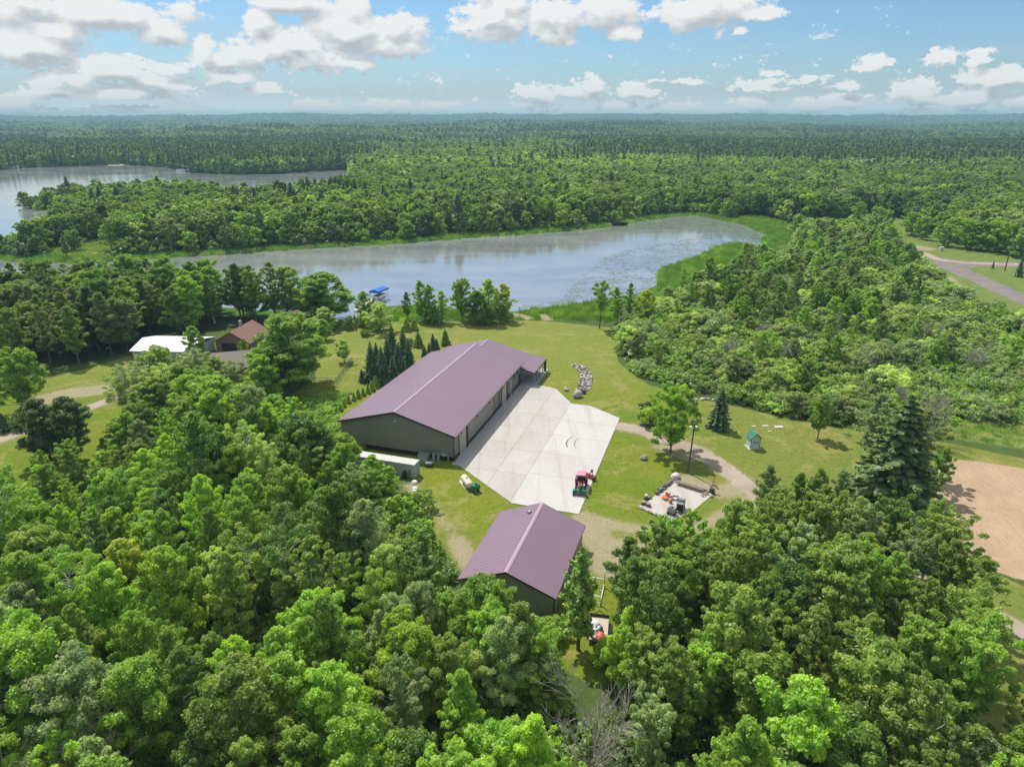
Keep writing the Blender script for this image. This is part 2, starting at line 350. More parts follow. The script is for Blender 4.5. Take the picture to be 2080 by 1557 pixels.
# forests: outlines of the ground that trees stand on
F_NEAR = rg([(-700, 1120), (-200, 1060), (0, 1015), (100, 985), (215, 955), (320, 925), (400, 905), (555, 900), (640, 945), (720, 1000), (795, 1080), (835, 1160), (880, 1240), (950, 1310), (1030, 1370), (1150, 1450), (1230, 1480),
             (1262, 1300), (1290, 1230), (1380, 1190), (1500, 1140), (1600, 1130), (1720, 1125), (1830, 1120), (1900, 1180), (1940, 1260), (1935, 1330), (1955, 1450), (2060, 1560), (2300, 1600), (2700, 1700), (3200, 2400), (-1300, 2400)])
F_LEFT = rg([(-700, 800), (-300, 765), (0, 752), (100, 749), (200, 733), (262, 716), (300, 690), (380, 682), (440, 672), (540, 656), (590, 652), (600, 640), (300, 618), (0, 612), (-300, 612), (-900, 612)])
SWAMP = rg([(1262, 672), (1266, 722), (1298, 752), (1400, 782), (1490, 806), (1600, 838), (1700, 856), (1800, 862), (1900, 848), (2080, 838), (2500, 862), (2700, 800), (2140, 690), (2030, 632), (1950, 606), (1890, 560), (1850, 520), (1800, 478), (1740, 450), (1620, 450), (1612, 500), (1625, 530),
            (1600, 544), (1560, 532), (1500, 548), (1440, 564), (1390, 588), (1338, 622), (1292, 648)])

def inside(poly, x, y):
    r = np.zeros(x.shape, bool); n = len(poly); j = n - 1
    for i in range(n):
        (xi, yi), (xj, yj) = poly[i], poly[j]
        c = ((yi > y) != (yj > y)) & (x < (xj - xi) * (y - yi) / (yj - yi + 1e-12) + xi)
        r ^= c; j = i
    return r
def dist_line(pts, x, y, closed=True):
    d = np.full(x.shape, 1e9); n = len(pts)
    for i in range(n if closed else n - 1):
        ax, ay = pts[i]; bx, by = pts[(i + 1) % n]; dx, dy = bx - ax, by - ay
        t = np.clip(((x - ax) * dx + (y - ay) * dy) / (dx * dx + dy * dy + 1e-9), 0, 1)
        d = np.minimum(d, np.hypot(x - ax - t * dx, y - ay - t * dy))
    return d
def sdf(poly, x, y):
    d = dist_line(poly, x, y); return np.where(inside(poly, x, y), d, -d)
_ns = np.random.default_rng(3).normal(size=(24, 4))
def fbm(x, y, wl):
    """smooth pseudo noise in about -1..1 with wavelength wl"""
    s = np.zeros_like(np.asarray(x, float)); a = 0
    for k in range(24):
        f = (2 * math.pi / wl) * (1.0 + (k % 6) * .6); w = 1 / (1 + (k % 6) * .6); th = _ns[k, 0] * 3
        s = s + w * np.sin(f * (x * math.cos(th) + y * math.sin(th)) + _ns[k, 1] * 9); a += w * w
    return s / math.sqrt(a)
def sm(x, a, b):
    t = np.clip((x - a) / (b - a), 0, 1); return t * t * (3 - 2 * t)
def terrain(x, y):
    x = np.asarray(x, float); y = np.asarray(y, float)
    r = np.hypot(x, y); a = np.degrees(np.arctan2(x, y))
    z = sm(r, 850, 2200) * (fbm(x, y, 2600) * 7 + fbm(y + 900, x, 900) * 2.5 + 3)
    z = z + sm(r, 2600, 4600) * (12 + 7 * fbm(x, y, 3200))
    prof = 50 + 15 * np.exp(-((a - 9) / 21) ** 2) + 4 * fbm(a * 100, a * 0, 900) + 1.8 * fbm(a * 100, a * 0 + 50, 260)
    z = z + sm(r, 5600, 6900) * (prof - 12)
    return z
WATERS = []
DIRT = [  # (centre line px, width m) of worn or bare strips
    ([(1236, 862), (1300, 872), (1350, 892), (1420, 916), (1480, 956), (1530, 1000), (1610, 1060), (1700, 1105), (1800, 1150), (1900, 1195), (2000, 1245), (2110, 1296), (2400, 1420)], 3.6),
    ([(1180, 1046), (1240, 1064), (1320, 1080), (1400, 1078), (1470, 1048), (1530, 1005)], 2.4),
    ([(1190, 1062), (1222, 1105), (1236, 1150)], 4.4), ([(1225, 1100), (1290, 1110), (1350, 1105)], 2.6),
    ([(866, 1012), (890, 1045), (915, 1075), (930, 1105), (940, 1150)], 1.0), ([(930, 1100), (950, 1140)], 2.6),
    ([(1350, 905), (1400, 925)], 4.0), ([(1400, 975), (1460, 1000), (1500, 990)], 3.4),
    ([(-500, 1040), (-60, 912), (0, 893), (70, 868), (140, 842), (225, 812), (300, 785), (420, 745), (445, 735)], 3.0),
    ([(90, 812), (130, 800), (200, 792)], 6.0), ([(700, 655), (722, 632)], 3.0), ([(1045, 640), (1072, 645)], 3.5), ([(1100, 640), (1112, 648)], 2.5),
    ([(835, 985), (838, 1000)], 1.8), ([(1920, 560), (1960, 600), (1990, 625)], 4.0), ([(1850, 500), (1880, 505)], 9), ([(1020, 1000), (1040, 1012)], .6)]
def dirt_sd(x, y):
    d = np.full(x.shape, -50.0)
    for pts, w in DIRT: d = np.maximum(d, w / 2 - dist_line(GP(pts), x, y, False))
    return d

# ------------------------------------------------------------------ ground sheet
def axis(fine0, fine1, step, lo, hi, grow):
    a = list(np.arange(fine0, fine1 + 1e-6, step)); s = step
    while a[-1] < hi: s *= grow; a.append(a[-1] + s)
    s = step
    while a[0] > lo: s *= grow; a.insert(0, a[0] - s)
    return np.array(a)
gx = axis(-75, 95, .9, -8500, 8500, 1.06); gy = axis(34, 200, .9, -1500, 8000, 1.03)
GX, GY = np.meshgrid(gx, gy); nx, ny = len(gx), len(gy)
xs, ys = GX.ravel(), GY.ravel()
s_pond, s_lake = sdf(POND, xs, ys), sdf(LAKE, xs, ys)
wet = np.maximum(s_pond, s_lake)
zs = terrain(xs, ys) + np.where(wet > -4, -np.clip(wet + .8, 0, 8) * .18, 0)
def grid_mesh(name, keep, z, mat_, attrs=None, off=0.0):
    q = (np.arange(ny - 1)[:, None] * nx + np.arange(nx - 1)[None, :]).ravel()
    fs = np.stack([q, q + 1, q + nx + 1, q + nx], 1)
    if keep is not None: fs = fs[keep[fs].any(1)]
    used, inv = np.unique(fs.ravel(), return_inverse=True)
    me = bpy.data.meshes.new(name); me.vertices.add(len(used)); me.loops.add(len(inv)); me.polygons.add(len(fs))
    me.vertices.foreach_set('co', np.stack([xs[used], ys[used], z[used] + off], 1).ravel())
    me.loops.foreach_set('vertex_index', inv.astype(np.int32)); me.polygons.foreach_set('loop_start', np.arange(0, len(inv), 4, dtype=np.int32))
    me.update(calc_edges=True); me.shade_smooth(); me.materials.append(mat_)
    for k, v in (attrs or {}).items():
        at = me.attributes.new(k, 'FLOAT', 'POINT'); at.data.foreach_set('value', v[used].astype(np.float32))
    o = bpy.data.objects.new(name, me); COL.link(o); return o
lawn_sd = np.maximum(sdf(LAWN, xs, ys), sdf(LAWN2, xs, ys))
meadow_sd = np.maximum.reduce([sdf(MEADOW, xs, ys), sdf(PENMEADOW, xs, ys), sdf(CLEAR, xs, ys)])
marsh_sd = np.maximum.reduce([sdf(MARSH, xs, ys), sdf(MARSH2, xs, ys), sdf(NEARREED, xs, ys), sdf(WEEDS, xs, ys), np.clip(wet, -99, 99) + 9])
wood_sd = np.maximum(sdf(F_NEAR, xs, ys), sdf(F_LEFT, xs, ys))
dsd = dirt_sd(xs, ys)
M['ground'] = gm = bpy.data.materials.new('grassy_ground'); gm.use_nodes = True; T = NT(gm.node_tree); T.n.clear()
pos = T.node('ShaderNodeNewGeometry').outputs['Position']
nA = T.noise(pos, .045, 6, .6, .5); nB = T.noise(pos, .35, 7, .7, .3); nC = T.noise(pos, 3.2, 5, .75); nD = T.noise(pos, 1.1, 6, .8, .4)
def edge(name, w=1.0, n=nB, amp=2.4, lo=-.5, hi=.6): return T.step(T.m('MULTIPLY_ADD', n, amp, T.m('ADD', attr(T, name).outputs['Fac'], -amp / 2)), lo * w, hi * w)
wild = T.mix(T.step(nB, .35, .68), (0.075, 0.115, 0.028), (0.045, 0.085, 0.018)); wild = T.mix(T.step(nC, .45, .75), wild, (0.12, 0.155, 0.045))
wood = T.mix(T.step(nB, .3, .7), (0.032, 0.045, 0.016), (0.055, 0.060, 0.028))
# mown lawn: rich green and drier straw patches, faint mowing lines
lawn = T.mix(T.step(nA, .36, .60), (0.095, 0.170, 0.006), (0.165, 0.198, 0.014))
far_l = T.step(T.node('ShaderNodeSeparateXYZ', {0: pos}).outputs[1], 112, 150)
lawn = T.mix(T.m('MULTIPLY', far_l, .55), lawn, (0.178, 0.220, 0.042))
rt = T.step(T.node('ShaderNodeSeparateXYZ', {0: pos}).outputs[0], 26, 40)
lawn = T.mix(T.m('MULTIPLY', rt, .6), lawn, (0.165, 0.190, 0.055))
lawn = T.mix(T.m('MULTIPLY', T.step(T.noise(pos, .12, 8, .68, 1.2), .50, .62), .70), lawn, (0.300, 0.255, 0.090))
lawn = T.mix(T.m('MULTIPLY', T.step(nD, .44, .62), .65), lawn, (0.070, 0.130, 0.005))
mow = T.noise(T.node('ShaderNodeMapping', {'Vector': pos, 'Rotation': (0, 0, math.radians(24)), 'Scale': (.08, 1.0, 1)}).outputs[0], 1.1, 3, .6, .3)
arc = T.node('ShaderNodeTexWave', {'Vector': T.node('ShaderNodeMapping', {'Vector': pos, 'Location': (-12, -178, 0)}).outputs[0], 'Scale': .42, 'Distortion': 2.2, 'Detail': 3, 'Detail Scale': .4}, wave_type='RINGS', rings_direction='Z').outputs['Fac']
lawn = T.mix(T.m('MULTIPLY', T.m('MULTIPLY', arc, far_l), .30), lawn, (0.27, 0.27, 0.085))
lawn = T.mix(T.m('MULTIPLY', T.m('MULTIPLY', T.step(T.noise(T.node('ShaderNodeMapping', {'Vector': pos, 'Rotation': (0, 0, math.radians(30)), 'Scale': (.10, .6, 1)}).outputs[0], .9, 4, .6, .5), .58, .68), far_l), .6), lawn, (0.34, 0.31, 0.16))
lawn = T.mix(T.m('MULTIPLY', T.step(mow, .47, .60), .16), lawn, (0.21, 0.21, 0.05))
lawn = T.mix(T.m('MULTIPLY', T.step(nC, .48, .62), .6), lawn, (0.25, 0.25, 0.06))
mead = T.mix(T.step(nB, .35, .65), (0.17, 0.21, 0.055), (0.11, 0.17, 0.035))
marsh = T.mix(T.step(nB, .3, .7), (0.050, 0.120, 0.014), (0.080, 0.155, 0.020))
dirt = T.mix(T.step(nD, .35, .7), (0.43, 0.36, 0.275), (0.33, 0.265, 0.19))
c = T.mix(edge('wood', 1, nB, 4), wild, wood)
c = T.mix(edge('meadow'), c, mead); c = T.mix(edge('marsh'), c, marsh)
c = T.mix(edge('lawn', .5, nB, 1.0), c, lawn)
dw = T.m('MULTIPLY', T.m('MULTIPLY', edge('dirt', .8, nD, 5.0), T.m('MULTIPLY_ADD', T.step(nC, .66, .44), .55, .42)), 1.0); c = T.mix(dw, c, dirt)
c = T.mix(T.m('MULTIPLY', T.step(T.m('MULTIPLY_ADD', nC, 4.0, T.m('ADD', attr(T, 'dirt').outputs['Fac'], -1.2)), -1.5, 1.0), .35), c, (0.20, 0.19, 0.07))
b = T.node('ShaderNodeBsdfPrincipled', {'Roughness': .95, 'Specular IOR Level': .1, 'Base Color': c})
bn = T.node('ShaderNodeBump', {'Strength': .55, 'Distance': .12, 'Height': T.m('ADD', nC, T.m('MULTIPLY', nD, .6))}); T.l.new(bn.outputs[0], b.inputs['Normal'])
T.node('ShaderNodeOutputMaterial', {0: b.outputs[0]})
grd = grid_mesh('ground', None, zs, gm, dict(lawn=np.clip(lawn_sd, -20, 20), meadow=np.clip(meadow_sd, -20, 20), marsh=np.clip(marsh_sd, -20, 20), wood=np.clip(wood_sd, -20, 20), dirt=np.clip(dsd, -20, 20)))
tag(grd, kind='structure')

# ------------------------------------------------------------------ water
def water_mat(name, painted_sheen):
    m = bpy.data.materials.new(name); m.use_nodes = True; T = NT(m.node_tree); T.n.clear()
    p = T.node('ShaderNodeNewGeometry').outputs['Position']
    w1 = T.noise(p, .75, 3, .6); w2 = T.noise(p, .16, 3, .5)
    streak = T.noise(T.node('ShaderNodeVectorMath', {0: p, 1: (.35, 1.1, 1)}, operation='MULTIPLY').outputs[0], .045, 5, .6, .8)
    bn = T.node('ShaderNodeBump', {'Strength': .10, 'Distance': .05, 'Height': T.m('ADD', w1, w2)})
    fr = T.node('ShaderNodeFresnel', {'IOR': 1.36, 'Normal': bn.outputs[0]}).outputs[0]
    rough = T.m('MULTIPLY_ADD', T.step(streak, .35, .68), .08, .07)
    gl = T.node('ShaderNodeBsdfGlossy', {'Color': (1, .97, .92, 1), 'Roughness': rough, 'Normal': bn.outputs[0]})
    df = T.node('ShaderNodeBsdfDiffuse', {'Color': T.mix(T.m('MULTIPLY', painted_sheen, T.step(streak, .30, .75)), (.22, .228, .24), (.33, .34, .35))})  # pale streaked diffuse colour paints in the silvery sky reflection
    mx = T.node('ShaderNodeMixShader', {0: T.m('MULTIPLY_ADD', fr, .75, .26, clamp=True), 1: df.outputs[0], 2: gl.outputs[0]})
    T.node('ShaderNodeOutputMaterial', {0: mx.outputs[0]}); return m
M['pond'] = water_mat('pond_water', 1.0); M['lake'] = water_mat('lake_water', 1.0)
tag(grid_mesh('pond_water', s_pond > -2, np.full(xs.shape, -.22), M['pond']), kind='structure')
tag(grid_mesh('lake_water', (s_lake > -2) & (s_pond < -6), np.full(xs.shape, -.23), M['lake']), kind='structure')

# ------------------------------------------------------------------ haze
def haze():
    mb = MB().box(-9600, 9600, -1700, 8400, -4, 118); o = mb.build('haze', bpy.data.materials.new('air'))
    m = o.data.materials[0]; m.use_nodes = True; T = NT(m.node_tree); T.n.clear()
    v = T.node('ShaderNodeVolumePrincipled', {'Color': HAZE['color'], 'Density': HAZE['density'], 'Anisotropy': 0.0})
    T.node('ShaderNodeOutputMaterial', {'Volume': v.outputs[0]}); tag(o, kind='stuff')
haze()

# ------------------------------------------------------------------ roads, drives, field
def ragged(pts, amp, step, seed):
    rgn = random.Random(seed); out = []
    for i in range(len(pts)):
        a, b = np.array(pts[i]), np.array(pts[(i + 1) % len(pts)]); L = np.linalg.norm(b - a); n = max(1, int(L / step))
        d = (b - a) / (L + 1e-9); nrm = np.array((-d[1], d[0]))
        for k in range(n): out.append(tuple(a + (b - a) * k / n + nrm * rgn.uniform(-amp, amp)))
    return out
def sheet(name, pts, z, mt, kind='structure'):
    me = bpy.data.meshes.new(name)
    from mathutils.geometry import tessellate_polygon
    tr = tessellate_polygon([[Vector((p[0], p[1], 0)) for p in pts]])
    me.from_pydata([(p[0], p[1], z) for p in pts], [], [tuple(t) for t in tr]); me.materials.append(mt)
    import bmesh
    bm = bmesh.new(); bm.from_mesh(me); bmesh.ops.recalc_face_normals(bm, faces=bm.faces)
    if sum(f.normal.z for f in bm.faces) < 0: bmesh.ops.reverse_faces(bm, faces=bm.faces)
    bm.to_mesh(me); bm.free()
    o = bpy.data.objects.new(name, me); COL.link(o); return tag(o, kind=kind)
def strip(name, line, w, z, mt, amp=.25, seed=1, step=.7):
    pts = []
    for i in range(len(line) - 1):
        a, b = np.array(line[i]), np.array(line[i + 1]); n = max(1, int(np.linalg.norm(b - a) / step))
        pts += [a + (b - a) * k / n for k in range(n)]
    pts.append(np.array(line[-1])); P_ = np.array(pts)
    for _ in range(6): P_[1:-1] = (P_[:-2] + P_[2:] + 2 * P_[1:-1]) / 4
    rgn = np.random.default_rng(seed); d = np.gradient(P_, axis=0); d /= np.linalg.norm(d, axis=1)[:, None] + 1e-9
    nm = np.stack([-d[:, 1], d[:, 0]], 1); W_ = w / 2 + rgn.uniform(-amp, amp, (len(P_), 2))
    Lp, Rp = P_ + nm * W_[:, :1], P_ - nm * W_[:, 1:]
    vs_ = [(*p, z) for p in Lp] + [(*p, z) for p in Rp]; n = len(P_)
    mb = MB(); mb.add(vs_, [(i + n, i + 1 + n, i + 1, i) for i in range(n - 1)])
    return tag(mb.build(name, mt), kind='structure')
strip('gravel_driveway', GP(DIRT[0][0]), 3.1, .012, M['gravel'], .35, 1)
strip('gravel_driveway', GP(DIRT[8][0]), 2.3, .012, M['gravel'], .25, 2)
sheet('tilled_field', ragged([tuple(p) for p in FIELD], .22, .8, 4), .014, M['field'])
ROAD = [(1822, 490), (1875, 509), (1905, 522), (1960, 530), (2080, 533), (2300, 538), (2300, 548), (2080, 543), (1990, 541), (1966, 544), (1975, 551), (2007, 565), (2080, 597), (2250, 672), (2600, 830), (2600, 870), (2250, 702), (2080, 621), (2007, 588), (1947, 560), (1902, 540), (1880, 521), (1818, 496)]
sheet('gravel_road', ragged(GP(ROAD), .35, 2.0, 5), .012, M['roadgravel'])
tag(strip('road_shoulder', GP([(1876, 514), (1905, 527), (1960, 534), (2080, 537.5), (2300, 543)]), 3.6, .018, M['gravel'], .3, 9), kind='structure')

# ------------------------------------------------------------------ buildings
AZ = 17.6
def to_world(o, az, x, y, z=0.0):
    a = math.radians(az); return (o[0] + x * math.cos(a) + y * math.sin(a), o[1] - x * math.sin(a) + y * math.cos(a), z)
def slab_quad(mb, a, b, c, d, th):
    """a thick panel whose top face is a-b-c-d"""
    n = (Vector(b) - Vector(a)).cross(Vector(d) - Vector(a)).normalized()
    if n.z < 0: n = -n
    top = [Vector(p) for p in (a, b, c, d)]; bot = [p - n * th for p in top]
    mb.add(top + bot, [(0, 1, 2, 3), (7, 6, 5, 4), (0, 4, 5, 1), (1, 5, 6, 2), (2, 6, 7, 3), (3, 7, 4, 0)])
def slope_ribs(mb, a, b, c, d, step, w=.04, h=.035):
    """ribs running from edge a-b (ridge) down to edge d-c (eave)"""
    a, b, c, d = map(Vector, (a, b, c, d)); L = (b - a).length; n = int(L / step); up = (b - a).cross(d - a).normalized()
    if up.z < 0: up = -up
    u = (b - a).normalized() * w
    for i in range(n + 1):
        t = min(max((i + .0) / n, .002), .998); p = a + (b - a) * t; q = d + (c - d) * t
        mb.add([p - u, p + u, p + up * h, q - u, q + u, q + up * h], [(0, 2, 5, 3), (2, 1, 4, 5), (3, 5, 4), (0, 1, 2)])
def gable(root, x0, x1, y0, y1, zb, ze, zr, walls, wallmat, roofmat, over=.35, xr=None, rib=.6, base=.0, far=True, eave_z=None, ribs=True, ridgemat=None):
    xr = (x0 + x1) / 2 if xr is None else xr; s = (zr - ze) / (x1 - xr); th = .14
    # gable walls follow the roof underside
    for yy, dy in ((y0, .12), (y1, -.12)):
        if yy == y1 and not far: continue
        mb = MB(); p = [(x0, zb), (x1, zb), (x1, ze - th), (xr, zr - th - .02), (x0, ze - th)]
        va = [(x, yy, z) for x, z in p]; vb = [(x, yy + dy, z) for x, z in p]; n = 5
        mb.add(va + vb, [tuple(range(n)), tuple(range(n, 2 * n))[::-1]] + [(i + n, (i + 1) % n + n, (i + 1) % n, i) for i in range(n)])
        mb.build('gable_wall', wallmat, root)
    for xx, dx in ((x0, .12), (x1, -.12)):
        MB().box(min(xx, xx + dx), max(xx, xx + dx), y0 + .123, y1 - .123, zb, ze - th - .03).build('side_wall', wallmat, root)
    ex = over; zl, zr_ = ze - s * ex, zr
    for side, xe in ((0, x0 - ex), (1, x1 + ex)):
        mb = MB(); A, B, C_, D_ = (xr, y0 - over, zr), (xr, y1 + over, zr), (xe, y1 + over, zl), (xe, y0 - over, zl)
        slab_quad(mb, A, B, C_, D_, th * .8); sl_ = mb.build('roof_slope', roofmat, root)
        if ribs:
            r_ = MB(); slope_ribs(r_, A, B, C_, D_, rib); tag(r_.build('rib', roofmat, sl_), kind='stuff')
    mb = MB(); mb.add([(xr - .22, y0 - over - .02, zr - .22 * s + .05), (xr, y0 - over - .02, zr + .07), (xr + .22, y0 - over - .02, zr - .22 * s + .05), (xr - .22, y1 + over + .02, zr - .22 * s + .05), (xr, y1 + over + .02, zr + .07), (xr + .22, y1 + over + .02, zr - .22 * s + .05)],
                      [(0, 1, 4, 3), (1, 2, 5, 4), (0, 2, 1), (3, 4, 5)])
    mb.build('ridge_cap', ridgemat or M['ridge'], root)
    if base:
        mb = MB(); mb.box(x0 - .04, x1 + .04, y0 - .04, y0 - .002, 0.0, base); mb.box(x1 + .002, x1 + .04, y0, y1, 0, base)
        mb.box(x0 - .04, x0 - .002, y0, y1, 0, base); mb.build('base_band', M['trim'], root)
    return s
def rake(root, pts, w, mt):
    mb = MB()
    for a, b_ in zip(pts[:-1], pts[1:]):
        a, b_ = Vector(a), Vector(b_); n = Vector((0, -1, 0)) * .05
        mb.add([a, b_, b_ + Vector((0, 0, -w)), a + Vector((0, 0, -w)), a + n, b_ + n, b_ + n + Vector((0, 0, -w)), a + n + Vector((0, 0, -w))],
               [(4, 5, 6, 7), (0, 3, 2, 1), (0, 1, 5, 4), (2, 3, 7, 6), (0, 4, 7, 3), (1, 2, 6, 5)])
    mb.build('fascia', mt, root)

O1 = (-9.04, 96.35)
shed = empty('machine_shed', O1, AZ, 'long taupe metal pole building with burgundy roof and side porch beside the concrete yard', 'building')
s1 = gable(shed, -19.7, 0, 0, 36.1, .1, 4.55, 7.3, 1, M['wall'], M['roof'], over=.35, rib=.62, base=.75)
rake(shed, [(-20.06, -.36, 4.44), (-9.85, -.36, 7.28), (.36, -.36, 4.44)], .24, M['trim'])
MB().box(.30, .38, -.35, 36.4, 4.18, 4.42).build('fascia', M['trim'], shed)
MB().box(.385, .50, -.30, 36.4, 4.28, 4.42).build('gutter', M['roof'], shed)
for ya in (0,): MB().box(-.02, .06, -.06, .10, .1, 4.4).build('corner_trim', M['trim'], shed)
# siding ribs on the two walls in view
mb = MB()
for i in range(1, 65):
    x = -19.7 + i * .304; zt = 4.41 + (2.75 / 9.85) * (9.85 - abs(x + 9.85)) - .06
    mb.box(x - .02, x + .02, -.025, -.001, .76, zt)
tag(mb.build('siding_rib', M['wall'], shed), kind='stuff')
mb = MB()
for i in range(1, 118):
    y = i * .305
    if 2.0 < y < 5.5 or 23.2 < y < 26.8: continue
    mb.box(.001, .022, y - .02, y + .02, .76, 4.3)
tag(mb.build('siding_rib', M['wall'], shed), kind='stuff')
for (ya, yb, jamb, h) in ((2.2, 5.2, 5.35, 3.9), (23.5, 26.3, 26.45, 3.7)):
    d = MB().box(.01, .05, ya, yb, .12, h).build('overhead_door', M['door'], shed)
    for k in range(6):
        z0 = .14 + k * (h - .16) / 6; MB().box(.051, .075, ya + .05, yb - .05, z0 + .03, z0 + (h - .16) / 6 - .03).build('panel', M['door'], d)
    MB().box(.02, .20, jamb - .12, jamb + .10, .1, h + .2).build('door_jamb', M['trim'], shed)
    MB().box(.02, .10, ya - .16, ya - .02, .1, h + .2).build('door_jamb', M['trim'], shed)
for y in (18.9, 21.9): MB().box(.024, .11, y - .07, y + .07, .1, 4.3).build('post_trim', M['trim'], shed)
sd_ = MB().box(.04, .12, 6.0, 18.6, .3, 4.2).build('sliding_door', M['wall'], shed)
MB().box(.121, .15, 6.0, 18.6, .28, .8).build('door_base', M['trim'], sd_)
dr = MB().box(.02, .09, 34.4, 35.4, .12, 2.3).build('entry_door', M['dark'], shed); MB().box(.095, .16, 35.2, 35.26, 1.1, 1.25).build('handle', M['steel'], dr)
for y in (30.4, 32.9):
    w_ = MB().box(.02, .06, y, y + .9, 2.7, 3.7).build('window', M['trim'], shed); MB().box(.062, .075, y + .08, y + .82, 2.78, 3.62).build('pane', M['glass'], w_)
for y in (2.0, 9.0, 15.2, 22.6, 29.6):
    MB().box(.39, .62, y, y + .22, 3.95, 4.15).build('yard_light', M['dark'], shed)
MB().tube([(.5, 27.6, .12), (.5, 27.6, 3.9)], .06, 8).build('downspout', M['white'], shed)
MB().tube([(.5, 28.9, .1), (.5, 28.9, 4.0)], .05, 8).build('downspout', M['steel'], shed)
MB().tube([(-9.85, -.01, 5.6), (-9.85, -.16, 5.6)], .14, 8).build('gable_light', M['white'], shed)
MB().tube([(-.9, -.3, 0), (-.9, -.3, 1.1)], .05, 8).build('riser_pipe', M['white'], shed)
# lower wing beyond, with the porch roof running out from its eave
XR, ZR2, ZK = -9.6, 6.15, 3.5
for nm, q in (('wing_roof', ((XR, 36.48, ZR2), (XR, 43.6, ZR2), (.15, 43.6, ZK), (.15, 36.48, ZK))), ('wing_roof', ((XR, 36.48, ZR2), (XR, 43.6, ZR2), (-19.4, 43.6, ZK), (-19.4, 36.48, ZK)))):
    mb = MB(); slab_quad(mb, *q, .12); o = mb.build(nm, M['roof'], shed); r_ = MB(); slope_ribs(r_, *q, .62); tag(r_.build('rib', M['roof'], o), kind='stuff')
mb = MB(); mb.box(XR - .14, XR + .14, 36.5, 43.65, ZR2 - .01, ZR2 + .07); mb.build('ridge_cap', M['ridge'], shed)
MB().box(-.12, 0, 36.12, 43.2, .1, ZK - .12).build('side_wall', M['wall'], shed)
MB().box(-19.2, -19.08, 36.12, 43.2, .1, ZK - .12).build('side_wall', M['wall'], shed)
mb = MB(); va = [(-19.2, .1), (0, .1), (0, ZK - .15), (XR, ZR2 - .16), (-19.2, ZK - .15)]
mb.add([(x, 43.2, z) for x, z in va] + [(x, 43.32, z) for x, z in va], [(0, 1, 2, 3, 4), (9, 8, 7, 6, 5)] + [(i, i + 5, (i + 1) % 5 + 5, (i + 1) % 5) for i in range(5)]); mb.build('gable_wall', M['wall'], shed)
q = ((.12, 35.2, 3.5), (.12, 44.5, 3.5), (3.05, 44.5, 2.8), (3.05, 35.2, 2.8))
mb = MB(); slab_quad(mb, *q, .12); po = mb.build('porch_roof', M['roof'], shed); r_ = MB(); slope_ribs(r_, *q, .6); tag(r_.build('rib', M['roof'], po), kind='stuff')
mb = MB(); mb.add([(.03, 35.25, 2.4), (2.95, 35.25, 2.4), (2.95, 35.25, 2.68), (.03, 35.25, 3.36), (.03, 35.35, 2.4), (2.95, 35.35, 2.4), (2.95, 35.35, 2.68), (.03, 35.35, 3.36)], [(0, 1, 2, 3), (7, 6, 5, 4), (0, 4, 5, 1), (1, 5, 6, 2), (2, 6, 7, 3), (3, 7, 4, 0)]); mb.build('porch_gable', M['wall'], shed)
rake(shed, [(.1, 35.18, 3.5), (3.07, 35.18, 2.79)], .2, M['trim'])
MB().box(2.98, 3.06, 35.2, 44.5, 2.5, 2.68).build('porch_beam', M['trim'], shed)
for y in (35.5, 37.7, 39.9, 42.1, 44.2): MB().box(2.78, 2.93, y, y + .15, .13, 2.5).build('porch_post', M['steel'], shed)
MB().box(2.6, 3.0, 44.0, 44.55, .13, 2.6).build('porch_post', M['trim'], shed)
g_ = empty('barbecue_grill', to_world(O1, AZ, 1.7, 41.2, .13), AZ, 'small black barbecue grill under the burgundy porch roof of the pole building', 'grill')
MB().box(-.4, .4, -.3, .3, .5, .95).build('firebox', M['dark'], g_); MB().tube([(-.42, 0, .97), (.42, 0, .97)], .26, 8).build('lid', M['black'], g_)
[MB().box(a, a + .05, b_, b_ + .05, 0, .5).build('leg', M['steel'], g_) for a in (-.38, .33) for b_ in (-.28, .23)]

O2 = to_world((G(1125, 1259)[0], G(1125, 1259)[1]), AZ, -.05, .1)
gar = empty('garage', O2, AZ, 'smaller dark sage metal building with burgundy gable roof at the wood edge', 'building')
gable(gar, -10.6, 0, 0, 14.3, 0, 3.0, 5.1, 1, M['sage'], M['roof'], over=.28, rib=.31, base=.22)
rake(gar, [(-10.9, -.29, 2.94), (-5.3, -.29, 5.09), (.3, -.29, 2.94)], .18, M['trim'])
MB().box(-.05, .05, -.06, .10, .1, 2.8).build('corner_trim', M['trim'], gar)
MB().box(.24, .31, -.28, 14.5, 2.70, 2.86).build('fascia', M['trim'], gar)
mb = MB()
for i in range(1, 46):
    x = -10.6 + i * .2304; mb.box(x - .018, x + .018, -.025, -.001, .23, 2.84 + (2.1 / 5.3) * (5.3 - abs(x + 5.3)) - .06)
tag(mb.build('siding_rib', M['sage'], gar), kind='stuff')
for ya in (2.0, 7.2):
    d = MB().box(.01, .05, ya, ya + 3.4, .05, 2.5).build('overhead_door', M['wall'], gar)
    for k in range(4): MB().box(.051, .07, ya + .05, ya + 3.35, .08 + k * .6, .62 + k * .6).build('panel', M['wall'], d)
mb = MB(); mb.blob((-6.35, 12.5, 4.78), (.33, .33, .25), 3, .1, 8, 5); mb.build('roof_vent', M['steel'], gar, smooth=True)
MB().tube([(-6.35, 12.5, 4.6), (-6.35, 12.5, 4.85)], .2, 10).build('vent_neck', M['white'], gar)

